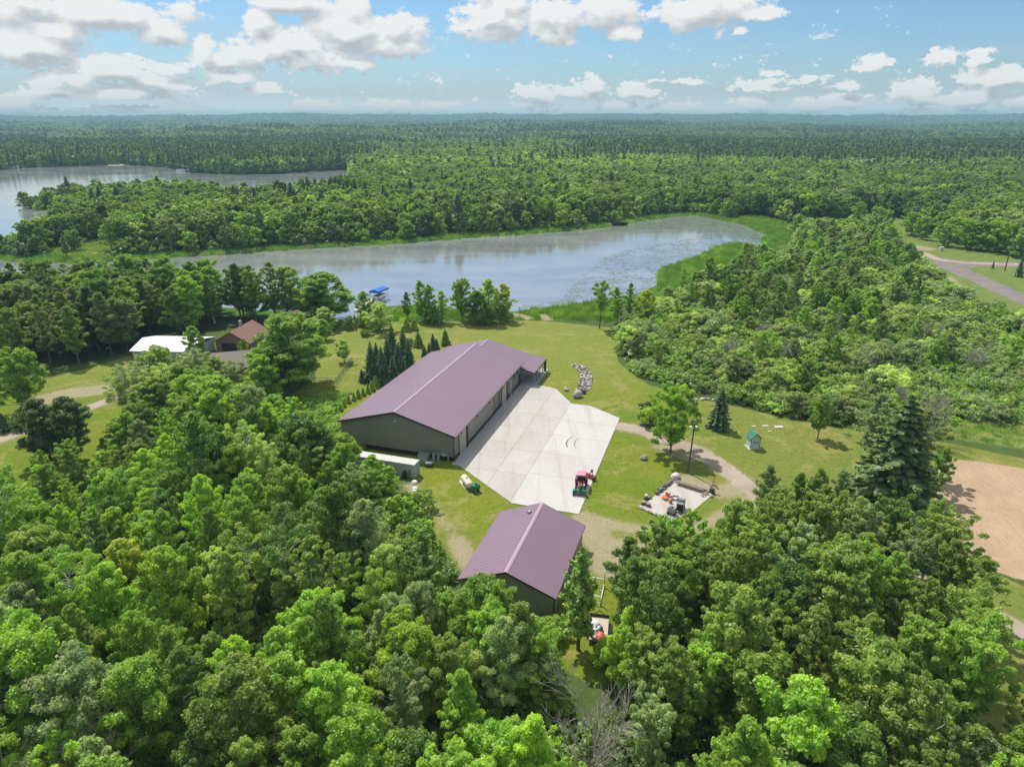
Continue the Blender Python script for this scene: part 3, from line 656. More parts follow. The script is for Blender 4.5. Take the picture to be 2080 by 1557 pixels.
# ------------------------------------------------------------------ concrete yard: slab panels clipped to the outline of the yard
yard = empty('concrete_yard', O1, AZ); tag(yard, kind='structure')
OUT = [(.0, -1.1), (1.25, -1.13), (12.43, -9.34), (21.94, -9.3), (21.98, 24.4), (15.78, 28.4), (12.26, 28.35), (7.51, 34.98), (4.0, 35.9), (3.3, 35.95), (3.3, 45.6), (-.0, 45.6), (0.0, .0)]
def clip(poly, x0, x1, y0, y1):
    def cut(P_, f, inter):
        out = []
        for i in range(len(P_)):
            a, b_ = P_[i - 1], P_[i]
            if f(b_):
                if not f(a): out.append(inter(a, b_))
                out.append(b_)
            elif f(a): out.append(inter(a, b_))
        return out
    def ix(v): return lambda a, b_: (v, a[1] + (b_[1] - a[1]) * (v - a[0]) / (b_[0] - a[0]))
    def iy(v): return lambda a, b_: (a[0] + (b_[0] - a[0]) * (v - a[1]) / (b_[1] - a[1]), v)
    for f, g in ((lambda p: p[0] >= x0, ix(x0)), (lambda p: p[0] <= x1, ix(x1)), (lambda p: p[1] >= y0, iy(y0)), (lambda p: p[1] <= y1, iy(y1))):
        if not poly: return []
        poly = cut(poly, f, g)
    return poly
XC = [(0.0, 1.6, 'conc_grey'), (1.6, 7.35, 'conc_old'), (7.35, 12.1, 'conc_old'), (12.1, 22.1, 'conc_new')]
YC = {0: [-2, 6.4, 12.8, 19.2, 25.6, 32, 35.6, 40.5, 46], 1: [-10, -1.3, 3.5, 9, 15.2, 21.4, 28, 36, 46], 2: [-10, -1.0, 6.8, 13.8, 21.2, 28.35, 36], 3: [-10, -.1, 7.2, 14.1, 20.4, 29]}
for i, (xa, xb, mk) in enumerate(XC):
    for ya, yb in zip(YC[i][:-1], YC[i][1:]):
        pl = clip(OUT, xa, xb, ya, yb)
        pl = [p for k, p in enumerate(pl) if math.dist(p, pl[k - 1]) > .02]
        if len(pl) < 3 or abs(sum(pl[k - 1][0] * pl[k][1] - pl[k][0] * pl[k - 1][1] for k in range(len(pl)))) < .2: continue
        cx_ = sum(p[0] for p in pl) / len(pl); cy_ = sum(p[1] for p in pl) / len(pl)
        pl = [(p[0] + (cx_ - p[0]) * min(.35, .020 / max(.01, abs(p[0] - cx_))), p[1] + (cy_ - p[1]) * min(.35, .020 / max(.01, abs(p[1] - cy_)))) for p in pl]
        MB().prism(pl, -.05, .10).build('slab_panel', M['conc_grey' if (i == 1 and ya >= 35) else mk], yard)
MB().prism([(x * .998 + .02, y) for x, y in OUT], -.06, .055).build('joint_filler', M['stone'], yard)
for k, (px_, w) in enumerate((((15.55, 13.9), .10), ((16.85, 14.1), .06))):
    x, y = px_; line = [(x, y), (x - .35, y - 1.2), (x - .30, y - 2.4), (x + .05, y - 3.4), (x + .25, y - 3.9)]
    vs_ = []; 
    for j, (a, b_) in enumerate(line): ww = w * (.35 + .65 * math.sin(math.pi * (j + .6) / 5)); vs_ += [(a - ww, b_, .104), (a + ww, b_, .104)]
    mk_ = MB().add(vs_, [(2 * j + 2, 2 * j + 3, 2 * j + 1, 2 * j) for j in range(4)]).build('skid_mark', M['rubber_mark'], yard)

# ------------------------------------------------------------------ things round the yard
ct = empty('shipping_container', to_world(O1, AZ, -3.45, -7.0), AZ, 'pale grey shipping container with white roof beside the pole building gable', 'container')
MB().box(-9.6, 0, 0, 1.75, .12, 2.28).build('body', M['containerpaint'], ct)
MB().box(-9.63, .03, -.03, 1.78, 2.283, 2.36).build('roof', M['containerroof'], ct)
mb = MB(); [mb.box(-9.6 + i * .19 + .03, -9.6 + i * .19 + .11, -.035, -.001, .25, 2.2) for i in range(50)]; tag(mb.build('corrugation', M['containerpaint'], ct), kind='stuff')
for a in (.06, .90):
    d = MB().box(.002, .05, a, a + .80, .2, 2.2).build('door', M['containerpaint'], ct)
    for k in (.2, .6): MB().tube([(.075, a + k, .2), (.075, a + k, 2.2)], .02, 6).build('lock_bar', M['steel'], d)
[MB().box(a, a + .14, b_, b_ + .14, 0, .12).build('foot_block', M['darkwood'], ct) for a in (-9.5, -5, -.2) for b_ in (.05, 1.5)]
tk = empty('black_stack', to_world(O1, AZ, -4.9, -7.5), AZ, 'dark upright object leaning on the long side of the grey container', 'stack'); tk.name = 'tarp_bundle'
mb = MB(); mb.blob((0, .1, .75), (.36, .26, .75), 4, .12, 9, 7); mb.build('cover', M['black'], tk); [MB().tube([(x, -.1, 0), (x + .1, .3, 1.5)], .035, 5).build('pole', M['darkwood'], tk) for x in (.5, .68, .85)]
def unit(loc, size, label, nm, mt=M['steel']):
    e = empty(nm, loc, AZ, label, 'utility unit'); sx, sy, sz = size
    MB().box(-sx / 2, sx / 2, -sy / 2, sy / 2, .12, sz).build('housing', mt, e, bevel=.03)
    MB().box(-sx / 2 - .05, sx / 2 + .05, -sy / 2 - .05, sy / 2 + .05, 0, .118).build('pad', M['conc_grey'], e)
    mb = MB(); [mb.box(-sx / 2 + .1, sx / 2 - .1, -sy / 2 - .02, -sy / 2 - .001, .3 + k * .14, .37 + k * .14) for k in range(int((sz - .5) / .14))]; mb.build('louvre', M['containerpaint'], e)
    return e
unit(to_world(O1, AZ, -4.55, -1.3), (1.75, .95, 1.35), 'grey generator box on a pad against the pole building gable', 'generator')
unit(to_world(O1, AZ, -3.0, -.9), (.5, .55, 1.45), 'narrow grey electrical cabinet next to the grey generator box', 'electrical_cabinet')
unit(to_world(O1, AZ, -2.3, -.75), (.45, .5, 1.35), 'narrow grey electrical cabinet nearest the pole building corner', 'electrical_cabinet')
MB_ = empty('electric_meter', to_world(O1, AZ, -1.7, -.35), AZ, 'pale meter and pipe run on the gable wall beside the grey cabinets', 'meter')
MB().box(-.25, .45, -.1, .12, .9, 1.25).build('meter_box', M['containerpaint'], MB_); MB().tube([(0, 0, 0), (0, 0, .9)], .04, 6).build('conduit', M['steel'], MB_)
tr_ = empty('garden_trailer', to_world(O1, AZ, -3.1, -2.6), AZ - 20, 'small grey two-wheeled dump cart on the shaded grass by the generator', 'cart')
MB().box(-.55, .55, -.4, .4, .35, .75).build('tub', M['steel'], tr_); 
for x in (-.6, .6): MB().tube([(x - .07, 0, .24), (x + .07, 0, .24)], .24, 12).build('wheel', M['black'], tr_)
MB().tube([(0, .4, .4), (0, 1.2, .2)], .03, 6).build('tongue', M['steel'], tr_)
tt = empty('white_block', to_world(O1, AZ, .35, -.75), AZ, 'low white box at the near corner of the pole building', 'box'); tt.name = 'hose_box'
MB().box(-.3, .3, -.22, .22, 0, .32).build('tub', M['white'], tt, bevel=.03); MB().box(-.3, .3, -.22, .22, .325, .37).build('lid', M['steel'], tt)

def tank(name, p0, p1, r, z, mt, label, saddle, cat='tank'):
    a, b_ = np.array(p0), np.array(p1); L = float(np.linalg.norm(b_ - a)); c_ = (a + b_) / 2; az_ = math.degrees(math.atan2(b_[0] - a[0], b_[1] - a[1]))
    e = empty(name, (c_[0], c_[1]), az_, label, cat); n = 7; path = []; rad = []
    for k in range(n): t = k / (n - 1) * math.pi / 2; path.append((0, -L / 2 + r * .7 * (1 - math.sin(t)), z)); rad.append(max(.01, r * math.sin(t) if k < n - 1 else r)) if False else rad.append(r * math.sqrt(max(.0004, 1 - (1 - k / (n - 1)) ** 2))); path[-1] = (0, -L / 2 + r * .7 * k / (n - 1), z)
    path += [(0, -p[1], z) for p in path[::-1]]; rad += rad[::-1]
    MB().tube(path, rad, 20).build('shell', mt, e, smooth=True)
    for yy in (-L * .28, L * .28): MB().box(-r * .55, r * .55, yy - .1, yy + .1, 0, z - r * .72).build('saddle', saddle, e)
    MB().tube([(0, 0, z + r - .03), (0, 0, z + r + .16)], .16, 10).build('valve_cover', M['steel'] if mt is M['cream'] else mt, e)
    return e
tank('propane_tank', G(941, 968, .8), G(956, 987, .8), .52, .85, M['cream'], 'cream-white propane tank lying on supports beside the concrete yard', M['conc_grey'])
tank('fuel_tank', G(958.5, 994, .6), G(974, 988, .6), .50, .80, M['green'], 'short green fuel tank at the end of the cream propane tank', M['darkwood'])
tag(sheet('tank_footing', GP([(932, 977), (936, 974), (949, 990), (945, 993)]), .03, M['conc_new']), 'pale concrete strip in the grass along the cream propane tank', 'footing', kind='thing')
for (px_, py_, lb) in ((842, 981, 'white well cap farther from the camera in the bare patch by the container'), (843, 994, 'white domed well cap with dark fittings nearer the wood edge')):
    e = empty('well_cap', G(px_, py_), 0, lb, 'well cap'); MB().tube([(0, 0, 0), (0, 0, .25), (0, 0, .4)], [.42, .42, .3], 14).build('cover', M['white'], e)
    if py_ > 990: MB().tube([(-.2, -.25, .3), (.2, -.25, .3)], .1, 8).build('fitting', M['dark'], e); MB().tube([(.0, -.45, .1), (.0, -.45, .25)], [.36, .3], 10).build('lower_cap', M['white'], e)

# tractor with snow blower at the front and an implement behind
tx = G(1180, 991); taz = 190
tr_ = empty('tractor', (tx[0], tx[1], .10), taz, 'red compact tractor with cab and green snow blower on the concrete yard', 'tractor')
tr_.scale = (.98,) * 3
def wheel(name, x, y, r, w, par, rim=M['red']):
    o = MB().tube([(x - w / 2, y, r), (x - w / 2 + .04, y, r), (x + w / 2 - .04, y, r), (x + w / 2, y, r)], [r * .9, r, r, r * .9], 18).build(name, M['black'], par)
    mb = MB(); mb.tube([(x - w / 2 - .01, y, r), (x + w / 2 + .01, y, r)], r * .5, 12); mb.build('rim', rim, o)
for x in (-.72, .72): wheel('rear_wheel', x, -.75, .62, .36, tr_); wheel('front_wheel', x * .93, 1.0, .42, .26, tr_)
MB().box(-.32, .32, -.9, 1.35, .42, .85).build('chassis', M['dark'], tr_)
mb = MB(); mb.add([(-.33, .35, .86), (.33, .35, .86), (.28, 1.5, .86), (-.28, 1.5, .86), (-.33, .35, 1.38), (.33, .35, 1.38), (.24, 1.45, 1.18), (-.24, 1.45, 1.18)], [(0, 3, 2, 1), (4, 5, 6, 7), (0, 1, 5, 4), (1, 2, 6, 5), (2, 3, 7, 6), (3, 0, 4, 7)]); hd = mb.build('bonnet', M['red'], tr_, bevel=.04)
MB().box(-.2, .2, 1.501, 1.53, .9, 1.1).build('grille', M['dark'], hd)
for x in (-.2, .2): MB().tube([(x, 1.47, 1.12), (x, 1.53, 1.12)], .06, 8).build('headlight', M['white'], hd)
for x in (-1, 1): 
    mb = MB(); mb.box(min(x * .45, x * .92), max(x * .45, x * .92), -1.35, -.15, 1.24, 1.32); mb.box(min(x * .45, x * .92), max(x * .45, x * .92), -.15, -.08, .75, 1.32); mb.build('fender', M['red'], tr_)
cb = MB(); 
for x in (-.55, .55):
    for y, t in ((.33, -.06), (-.95, 0)): MB().tube([(x * 1.02, y, .95), (x * .9, y + t, 2.15)], .035, 6).build('cab_post', M['dark'], tr_)
cb.box(-.55, .55, .28, .34, .9, 1.1); cb.build('cab_sill', M['dark'], tr_)
MB().box(-.50, .50, -.9, .24, 1.15, 2.13).build('cab_glass', M['glass'], tr_)
MB().box(-.64, .64, -1.08, .46, 2.16, 2.30).build('cab_roof', M['pink'], tr_, bevel=.05)
MB().box(-.25, .25, -.7, -.2, .9, 1.149).build('seat', M['dark'], tr_)
sb = MB(); sb.box(-1.02, 1.02, 1.98, 2.05, .08, .80); sb.box(-1.02, -.98, 2.05, 2.65, .05, .72); sb.box(.98, 1.02, 2.05, 2.65, .05, .72); sb.box(-1.0, 1.0, 2.05, 2.45, .76, .81); sb = sb.build('snow_blower', M['green'], tr_)
MB().box(-.98, .98, 2.051, 2.08, .1, .75).build('housing_back', M['dark'], sb)
mb = MB()
for row in (.25, .52):
    mb.tube([(-.96, 2.32, row), (.96, 2.32, row)], .03, 6)
    for k in range(12): mb.tube([(-.9 + k * .16, 2.32, row), (-.84 + k * .16, 2.32 + .1 * math.cos(k), row + .1 * math.sin(k))], [.13, .13], 8)
mb.build('auger', M['steel'], sb)
MB().tube([(0, 2.1, .8), (-.05, 2.1, 1.35), (-.1, 2.35, 1.6)], [.17, .14, .12], 10).build('chute', M['green'], sb)
MB().box(-.2, .2, 1.55, 1.97, .3, .55).build('mount', M['green'], sb)
for x in (-.34, .3): MB().tube([(x, .6, 1.2), (x, 1.5, .9), (x, 1.95, .5)], .045, 6).build('lift_arm', M['orange'] if x > 0 else M['green'], sb)
im = empty('box_scraper', (*G(1200, 972), .10), taz + 35, 'dark red tilling implement parked behind the red tractor at the yard edge', 'implement')
MB().box(-.9, .9, -.25, .3, .15, .55).build('deck', M['red'], im); mb = MB(); [mb.tube([(-.8 + k * .2, .1, .5), (-.8 + k * .2, .1, .05)], .05, 5) for k in range(9)]; mb.build('tine', M['dark'], im)
mb = MB(); mb.tube([(-.35, 0, .5), (0, -.2, 1.3)], .05, 6); mb.tube([(.35, 0, .5), (0, -.2, 1.3)], .05, 6); mb.box(-.14, .14, -.3, -.1, .9, 1.35); mb.build('hitch_frame', M['red'], im)
for x in (-.75, .75): MB().tube([(x - .05, .45, .2), (x + .05, .45, .2)], .2, 10).build('wheel', M['black'], im)

# ------------------------------------------------------------------ fire-pit terrace with logs and stones
fp = [G(*p) for p in ((1300, 1033), (1366, 974), (1449, 1003), (1405, 1040), (1362, 1058))]
tag(sheet('terrace_slab', fp, .05, M['conc_old']), 'pale square concrete terrace with logs and stones round it', 'terrace', kind='thing')
def boulder(px_, py_, r, label=None, group=None, seed=0, mt='stone', name='boulder', par=None):
    x, y = G(px_, py_); mb = MB(); mb.blob((0, 0, r[2] * .75), r, seed, .16, 10, 7)
    o = mb.build(name, M[mt], par, smooth=False); o.location = (x, y, 0); o.rotation_euler = (0, 0, seed * 1.3)
    return tag(o, label, 'boulder' if label else None, group)
boulder(1372, 971, (.85, .6, .5), 'large pale rounded boulder at the far corner of the terrace', None, 3, 'stone2')
boulder(1307.5, 933, (.62, .42, .42), 'grey boulder alone in the grass between the slab and the yard tree', None, 5)
boulder(1150, 793, (.62, .45, .38), 'reddish boulder in the grass between the porch lawn and curved rock bed', None, 6)
boulder(1173, 806, (1.15, .8, .8), 'largest grey boulder at the near tip of the curved rock bed', None, 8, 'stone')
boulder(1184, 798, (.7, .55, .5), 'brown boulder just beyond the largest one in the rock bed', None, 9, 'darkwood')
border = empty('stone_border', fp[0], 0, 'row of round field stones edging the near side of the terrace', 'stone border')
def ploc(o, par): o.location = (o.location[0] - par.location[0], o.location[1] - par.location[1], o.location[2])
rr = random.Random(5)
for k in range(17):
    t = k / 16; x_, y_ = 1298 + t * 64, 1030 + t * 30
    s_ = rr.uniform(.20, .32); o = boulder(x_ + rr.uniform(-.8, .8), y_ + rr.uniform(-.8, .8), (s_, s_ * .9, s_ * .8), seed=20 + k, mt='stone2' if k % 3 else 'stone', name='stone', par=border); ploc(o, border)
edge2 = empty('log_edge', G(1345, 985), 0, 'tumbled dark logs and stones along the far left edge of the terrace', 'log pile')
for k in range(20):
    t = k / 19; x_, y_ = 1336 + t * 26 + rr.uniform(-2, 2), 1003 - t * 24 + rr.uniform(-2, 2); a, b_ = G(x_, y_); a -= edge2.location[0]; b_ -= edge2.location[1]
    L = rr.uniform(.5, .9); an = rr.uniform(-.5, .5) + .5; h = rr.uniform(.15, .45)
    MB().tube([(a - L / 2 * math.cos(an), b_ - L / 2 * math.sin(an), h), (a + L / 2 * math.cos(an), b_ + L / 2 * math.sin(an), h)], rr.uniform(.12, .2), 8).build('log', M['wood' if k % 2 else 'darkwood'], edge2)
for j, ((xa, ya), (xb, yb), n, lb) in enumerate((((1368, 975), (1443, 998), 1, 'single long grey log on the far edge of the terrace'), ((1374, 982), (1440, 1003), 5, 'stack of long grey logs along the far side of the terrace'))):
    A, B = G(xa, ya), G(xb, yb); e = empty('log_stack', A, 0, lb, 'logs')
    for k in range(n):
        off = (k % 3) * .36 - .3; h = .17 + (k // 3) * .3
        d = np.array(B) - np.array(A); L = np.linalg.norm(d); d /= L; nm_ = np.array((-d[1], d[0])) * off; s0 = rr.uniform(0, .6); s1_ = L - rr.uniform(0, .9)
        pa = d * s0 + nm_; pb = d * s1_ + nm_; pm = (pa + pb) / 2 + nm_ * rr.uniform(-.2, .2)
        MB().tube([(*pa, h), (*pm, h + rr.uniform(-.02, .04)), (*pb, h)], [.19, .17, .13], 9).build('log', M['wood' if k != 2 else 'darkwood'], e)
jn = empty('rock_heap', G(1437, 1003), 0, 'heap of stones and cut logs at the right end of the log stack', 'rock heap')
for k in range(18):
    x_, y_ = 1432 + rr.uniform(-8, 14), 1004 + rr.uniform(-6, 6); s_ = rr.uniform(.16, .34); o = boulder(x_, y_, (s_, s_ * .8, s_ * .8), seed=50 + k, mt=('stone', 'stone2', 'wood')[k % 3], name='stone', par=jn); ploc(o, jn)
sf = empty('small_flag', G(1446, 999), 0, 'small faded red and white flag standing on the rock heap', 'flag'); MB().tube([(0, 0, 0), (0, 0, 2.3)], .03, 6).build('staff', M['wood'], sf)
mb = MB(); [mb.box(.03 + k * .0, .42 - k * .05, -.012, .012, 1.05 + k * .24, 1.24 + k * .24) for k in (0, 2, 4)]; mb.build('red_stripe', M['flagred'], sf)
mb = MB(); [mb.box(.03, .42 - k * .05, -.012, .012, 1.05 + k * .24, 1.24 + k * .24) for k in (1, 3)]; mb.build('white_stripe', M['white'], sf)
bk = empty('planter_barrel', G(1445, 1000), 0, 'dark round barrel below the small flag on the rock heap', 'barrel'); MB().tube([(0, -.2, 0), (0, -.2, .7)], [.42, .38], 12).build('barrel_body', M['black'], bk); MB().tube([(0, -.2, .3), (0, -.2, .36)], .43, 12).build('hoop', M['steel'], bk)
fr_ = empty('fire_ring', G(1371, 1013), 0, 'round stone fire ring with pale ash in the middle of the terrace', 'fire ring')
for k in range(11): a = 2 * math.pi * k / 11; mb = MB(); mb.blob((.52 * math.cos(a), .52 * math.sin(a), .17), (.19, .15, .17), k, .15, 7, 5); mb.build('stone', M['darkwood' if k % 2 else 'stone'], fr_)
MB().tube([(0, 0, .05), (0, 0, .12)], .42, 14).build('ash_bed', M['stone2'], fr_)
for k, (x_, y_, lb) in enumerate(((1351, 1014, 'low orange chair left of the fire ring, the largest orange one'), (1356, 1008, 'low orange chair farthest from the camera by the fire ring'), (1361, 1021, 'small orange folded chair nearest the camera by the fire ring'))):
    e = empty('garden_chair', G(x_, y_), 60 + k * 50, lb, 'chair', 'orange chairs by the fire ring'); s_ = (1.25, .95, .8)[k]; e.scale = (s_,) * 3; e.location.z = .05
    MB().box(-.3, .3, -.3, .3, .22, .28).build('seat', M['orange'], e); MB().box(-.3, .3, .26, .34, .28, .75).build('backrest', M['orange'], e)
    for a in (-.26, .22):
        for b_ in (-.28, .22): MB().box(a, a + .05, b_, b_ + .05, 0, .22).build('leg', M['orange'], e)
def cooker(px_, py_, az_, lb, mt, sz):
    e = empty('smoker_cart', G(px_, py_), az_, lb, 'cart'); e.location.z = .05; L, w, h = sz
    MB().box(-w / 2, w / 2, -L / 2, L / 2, .35, h).build('cabinet', mt, e, bevel=.04)
    for k in range(3): MB().box(-w / 2 + .05, w / 2 - .05, -L / 2 + .05 + k * L / 3, -L / 2 - .05 + (k + 1) * L / 3, h + .003, h + .06).build('top_panel', M['steel'] if k != 1 else M['glass'], e)
    for a in (-1, 1):
        for b_ in (-.36, .36): MB().tube([(a * w / 2 - .05, b_ * L, .2), (a * w / 2 + .05, b_ * L, .2)], .2, 12).build('wheel', M['black'], e)
    MB().tube([(-w / 2 - .06, -L / 2, h * .8), (-w / 2 - .06, L / 2, h * .8)], .03, 6).build('handle', M['steel'], e)
cooker(1382, 1036, 22, 'tall dark cart with glassy top panels on the near right of the terrace', M['green'] if False else M['dark'], (1.9, .9, 1.35))
cooker(1364, 1044, -60, 'small dark blue and silver cart beside the taller cart on the terrace', M['steel'], (1.1, .7, 1.0))
for k, (x_, y_) in enumerate(((1307, 1024), (1317, 1028))):
    e = empty('wire_spool', G(x_, y_), 0, ('dark round wood stump stool by the left corner of the terrace', 'dark round wood stump stool nearer the fire ring')[k], 'stool'); MB().tube([(0, 0, .05), (0, 0, .45)], [.33, .3], 11).build('body', M['darkwood'], e); MB().tube([(0, 0, .452), (0, 0, .50)], .36, 11).build('top', M['wood'], e); e.name = 'stump_stool'
e = empty('log_bench', G(1320, 1012), 0, 'short dark cut logs by the left edge of the terrace', 'logs')
for k in range(7): x = rr.uniform(-.9, .9); y = x * .7 + rr.uniform(-.2, .2); MB().tube([(x - .3, y, .25), (x + .3, y + .2, .25 + rr.uniform(0, .1))], rr.uniform(.13, .2), 8).build('log', M['wood' if k % 2 else 'darkwood'], e)
e = empty('light_post', G(1312, 1019), 0, 'short dark post with a pale cap at the left terrace corner', 'post'); MB().tube([(0, 0, 0), (0, 0, .9)], .09, 8).build('post', M['dark'], e); mb = MB(); mb.blob((0, 0, 1.05), (.25, .25, .2), 2, .05, 10, 6); mb.build('cap', M['white'], e, smooth=True)

mr = bpy.data.materials.new('mixed_rocks'); mr.use_nodes = True; T = NT(mr.node_tree); T.n.clear()
ri = T.node('ShaderNodeNewGeometry').outputs['Random Per Island']
cr_ = T.mix(T.step(ri, .3, .75), (.25, .20, .18), (.60, .54, .49)); k = T.m('MULTIPLY_ADD', T.noise(T.node('ShaderNodeNewGeometry').outputs['Position'], 6, 4), .6, .7)
T.node('ShaderNodeOutputMaterial', {0: T.node('ShaderNodeBsdfPrincipled', {'Roughness': .9, 'Base Color': T.mix(1.0, cr_, T.node('ShaderNodeCombineColor', {0: k, 1: k, 2: k}).outputs[0], 'MULTIPLY')}).outputs[0]}); M['rocks'] = mr
# curved bed of pale rocks beyond the yard
rb = GP([(1162, 740), (1176, 742), (1190, 748), (1201, 760), (1203, 776), (1198, 790), (1186, 800), (1172, 806), (1163, 804), (1168, 795), (1176, 782), (1180, 768), (1178, 756), (1168, 746), (1161, 743)])
rbp = np.array(rb); mb = MB(); rn = random.Random(12); placed = []
for _ in range(6000):
    x = rn.uniform(rbp[:, 0].min(), rbp[:, 0].max()); y = rn.uniform(rbp[:, 1].min(), rbp[:, 1].max()); s_ = rn.uniform(.17, .40)
    if not inside(rbp, np.array([x]), np.array([y]))[0] or any((x - a) ** 2 + (y - b_) ** 2 < (.80 * (s_ + c_)) ** 2 for a, b_, c_ in placed): continue
    placed.append((x, y, s_)); mb.blob((x, y, s_ * .45), (s_, s_ * .85, s_ * .75), len(placed), .25, 6, 4)
    if len(placed) > 620: break
tag(mb.build('rock_bed', M['rocks']), 'curved bed of pale field stones in the lawn beyond the concrete yard', 'rock bed', kind='stuff')
tag(sheet('bed_soil', ragged([tuple(p) for p in rbp], .1, 1, 2), .01, M['darkwood']), kind='structure')

# utility pole with yard lamp, small white shed, slabs in the lawn
up = empty('utility_pole', G(1397, 960), 0, 'tall brown utility pole with white yard lamps by the yard tree', 'pole')
MB().tube([(0, 0, 0), (.3, 0, 8.6)], [.15, .10], 10).build('pole', M['bark'], up)
for x in (-.25, .55): 
    l_ = MB().box(x - .18, x + .18, -.15, .2, 7.55, 7.72).build('lamp', M['white'], up); mb = MB(); mb.blob((x, 0, 7.5), (.15, .15, .12), 1, .05, 8, 5); mb.build('globe', M['white'], l_)
MB().tube([(.05, 0, 7.6), (.5, 0, 7.6)], .03, 6).build('lamp_arm', M['steel'], up); MB().box(.18, .42, -.2, .12, 8.2, 8.8).build('transformer_box', M['steel'], up)
wb = empty('birdhouse', G(1397, 960), 0, None, None); bpy.data.objects.remove(wb)
OS = G(1523.5, 912)
ps = empty('pump_shed', OS, -8, 'small pale blue shed with green gable roof standing alone on the lawn', 'shed')
gable(ps, 0, 1.6, 0, 1.5, .06, 2.05, 2.75, 1, M['paleblue'], M['greenroof'], over=.2, ribs=True, rib=.3, ridgemat=M['greenroof'])
for x in (.32, .86): w_ = MB().box(x, x + .42, -.03, -.004, 1.05, 1.35).build('window', M['white'], ps); MB().box(x + .04, x + .38, -.04, -.031, 1.09, 1.31).build('pane', M['glass'], w_)
for x in (-.02, 1.56): MB().box(x, x + .06, -.04, .02, .06, 2.0).build('corner_board', M['dark'], ps)
MB().box(-.25, 1.85, -.2, 1.7, 0, .055).build('base_slab', M['conc_new'], ps)
for k, (x_, y_, w, lb) in enumerate(((1582, 867, .75, 'largest flat white slab set in the lawn beyond the small shed'), (1531, 866, .35, 'small white slab nearest the small shed in the lawn'), (1555, 865, .5, 'thin pale slab in the lawn, farther of the middle pair'), (1564, 876, .32, 'small pale lawn slab, nearer of the middle pair'))):
    o = MB().box(-w, w, -w * .5, w * .6, 0, .09).build('septic_lid', M['conc_new']); o.location = (*G(x_, y_), 0); tag(o, lb, 'slab')
for k, (x_, y_) in enumerate(((1436, 812), (1323, 770))):
    e = empty('rock_pile', G(x_, y_), 0, ('pile of pale rocks and logs at the thicket edge behind the blue spruce', 'little heap of pale rocks where the lawn meets the thicket')[k], 'rock pile')
    for j in range(14 if k == 0 else 7): s_ = rr.uniform(.2, .42); mb = MB(); mb.blob((rr.uniform(-2.2, 2.2) if k == 0 else rr.uniform(-.8, .8), rr.uniform(-.4, .4), s_ * .5), (s_, s_ * .8, s_ * .7), j, .2, 8, 5); mb.build('stone', M['stone2' if j % 3 else 'wood'], e)
e = empty('log_pile', G(2022, 842), 0, 'grey pile of old logs at the edge of the far right thicket', 'log pile')
for j in range(16): x = rr.uniform(-2.6, 2.6); z = rr.uniform(.1, .5); y = rr.uniform(-.6, .6); MB().tube([(x - 1.3, y + .2, z), (x + 1.3, y - .3, z + rr.uniform(-.05, .1))], rr.uniform(.07, .14), 7).build('log', M['deadwood' if j % 2 else 'darkwood'], e)
e = empty('nest_box', G(1055, 656), 0, 'thin pole with a small box on the lawn near the lake shore', 'bird box'); MB().tube([(0, 0, 0), (0, 0, 4.2)], .05, 6).build('pole', M['wood'], e); MB().box(-.2, .2, -.15, .15, 4.2, 4.6).build('box', M['white'], e)

# chain-link fence left of the spruces
fl = GP([(606, 776), (640, 779), (683, 779), (716, 735)]); e = empty('chain_link_fence', fl[0], 0, 'low grey chain-link fence round the garden left of the spruces', 'fence')
for a, b_ in zip(fl[:-1], fl[1:]):
    a, b_ = np.array(a) - np.array(fl[0]), np.array(b_) - np.array(fl[0]); L = np.linalg.norm(b_ - a); n = max(1, int(L / 2.4))
    for k in range(n + 1):
        p = a + (b_ - a) * k / n; MB().tube([(*p, 0), (*p, 1.3)], .04, 6).build('post', M['steel'], e)
    MB().tube([(*a, 1.27), (*b_, 1.27)], .03, 6).build('top_rail', M['steel'], e)
    mb = MB(); d = (b_ - a) / L
    for k in range(int(L / .16)):
        for sg in (1, -1):
            p = a + d * (k * .16); q_ = p + d * .5 * sg; mb.tube([(*p, .05), (*q_, 1.25)], .008, 3, False)
    tag(mb.build('mesh', M['steel'], e), kind='stuff')

# ------------------------------------------------------------------ trailers by the garage
def trailer(px_, py_, az_, lb, L, w):
    e = empty('utility_trailer', G(px_, py_), az_, lb, 'trailer')
    MB().box(-w / 2, w / 2, -L / 2, L / 2, .5, .58).build('deck', M['plank'], e); 
    for x in (-w / 2, w / 2 - .05): MB().box(x, x + .05, -L / 2, L / 2, .582, .95).build('side_rail', M['dark'], e)
    MB().box(-w / 2 + .051, w / 2 - .051, L / 2 - .05, L / 2, .582, .95).build('head_rail', M['dark'], e)
    for x in (-1, 1):
        MB().box(min(x * (w / 2 + .02), x * (w / 2 + .32)), max(x * (w / 2 + .02), x * (w / 2 + .32)), -.75, .55, .68, .74).build('fender', M['dark'], e)
        for y in (-.42, .28): MB().tube([(x * (w / 2 + .08), y, .33), (x * (w / 2 + .26), y, .33)], .32, 14).build('wheel', M['black'], e)
    mb = MB(); mb.tube([(-w / 2, L / 2, .5), (0, L / 2 + 1.1, .45)], .05, 6); mb.tube([(w / 2, L / 2, .5), (0, L / 2 + 1.1, .45)], .05, 6); mb.build('tongue', M['dark'], e)
    return e
trailer(1215, 1284, 10, 'black flatbed trailer loaded with white and orange sacks behind the garage', 3.6, 2.1)
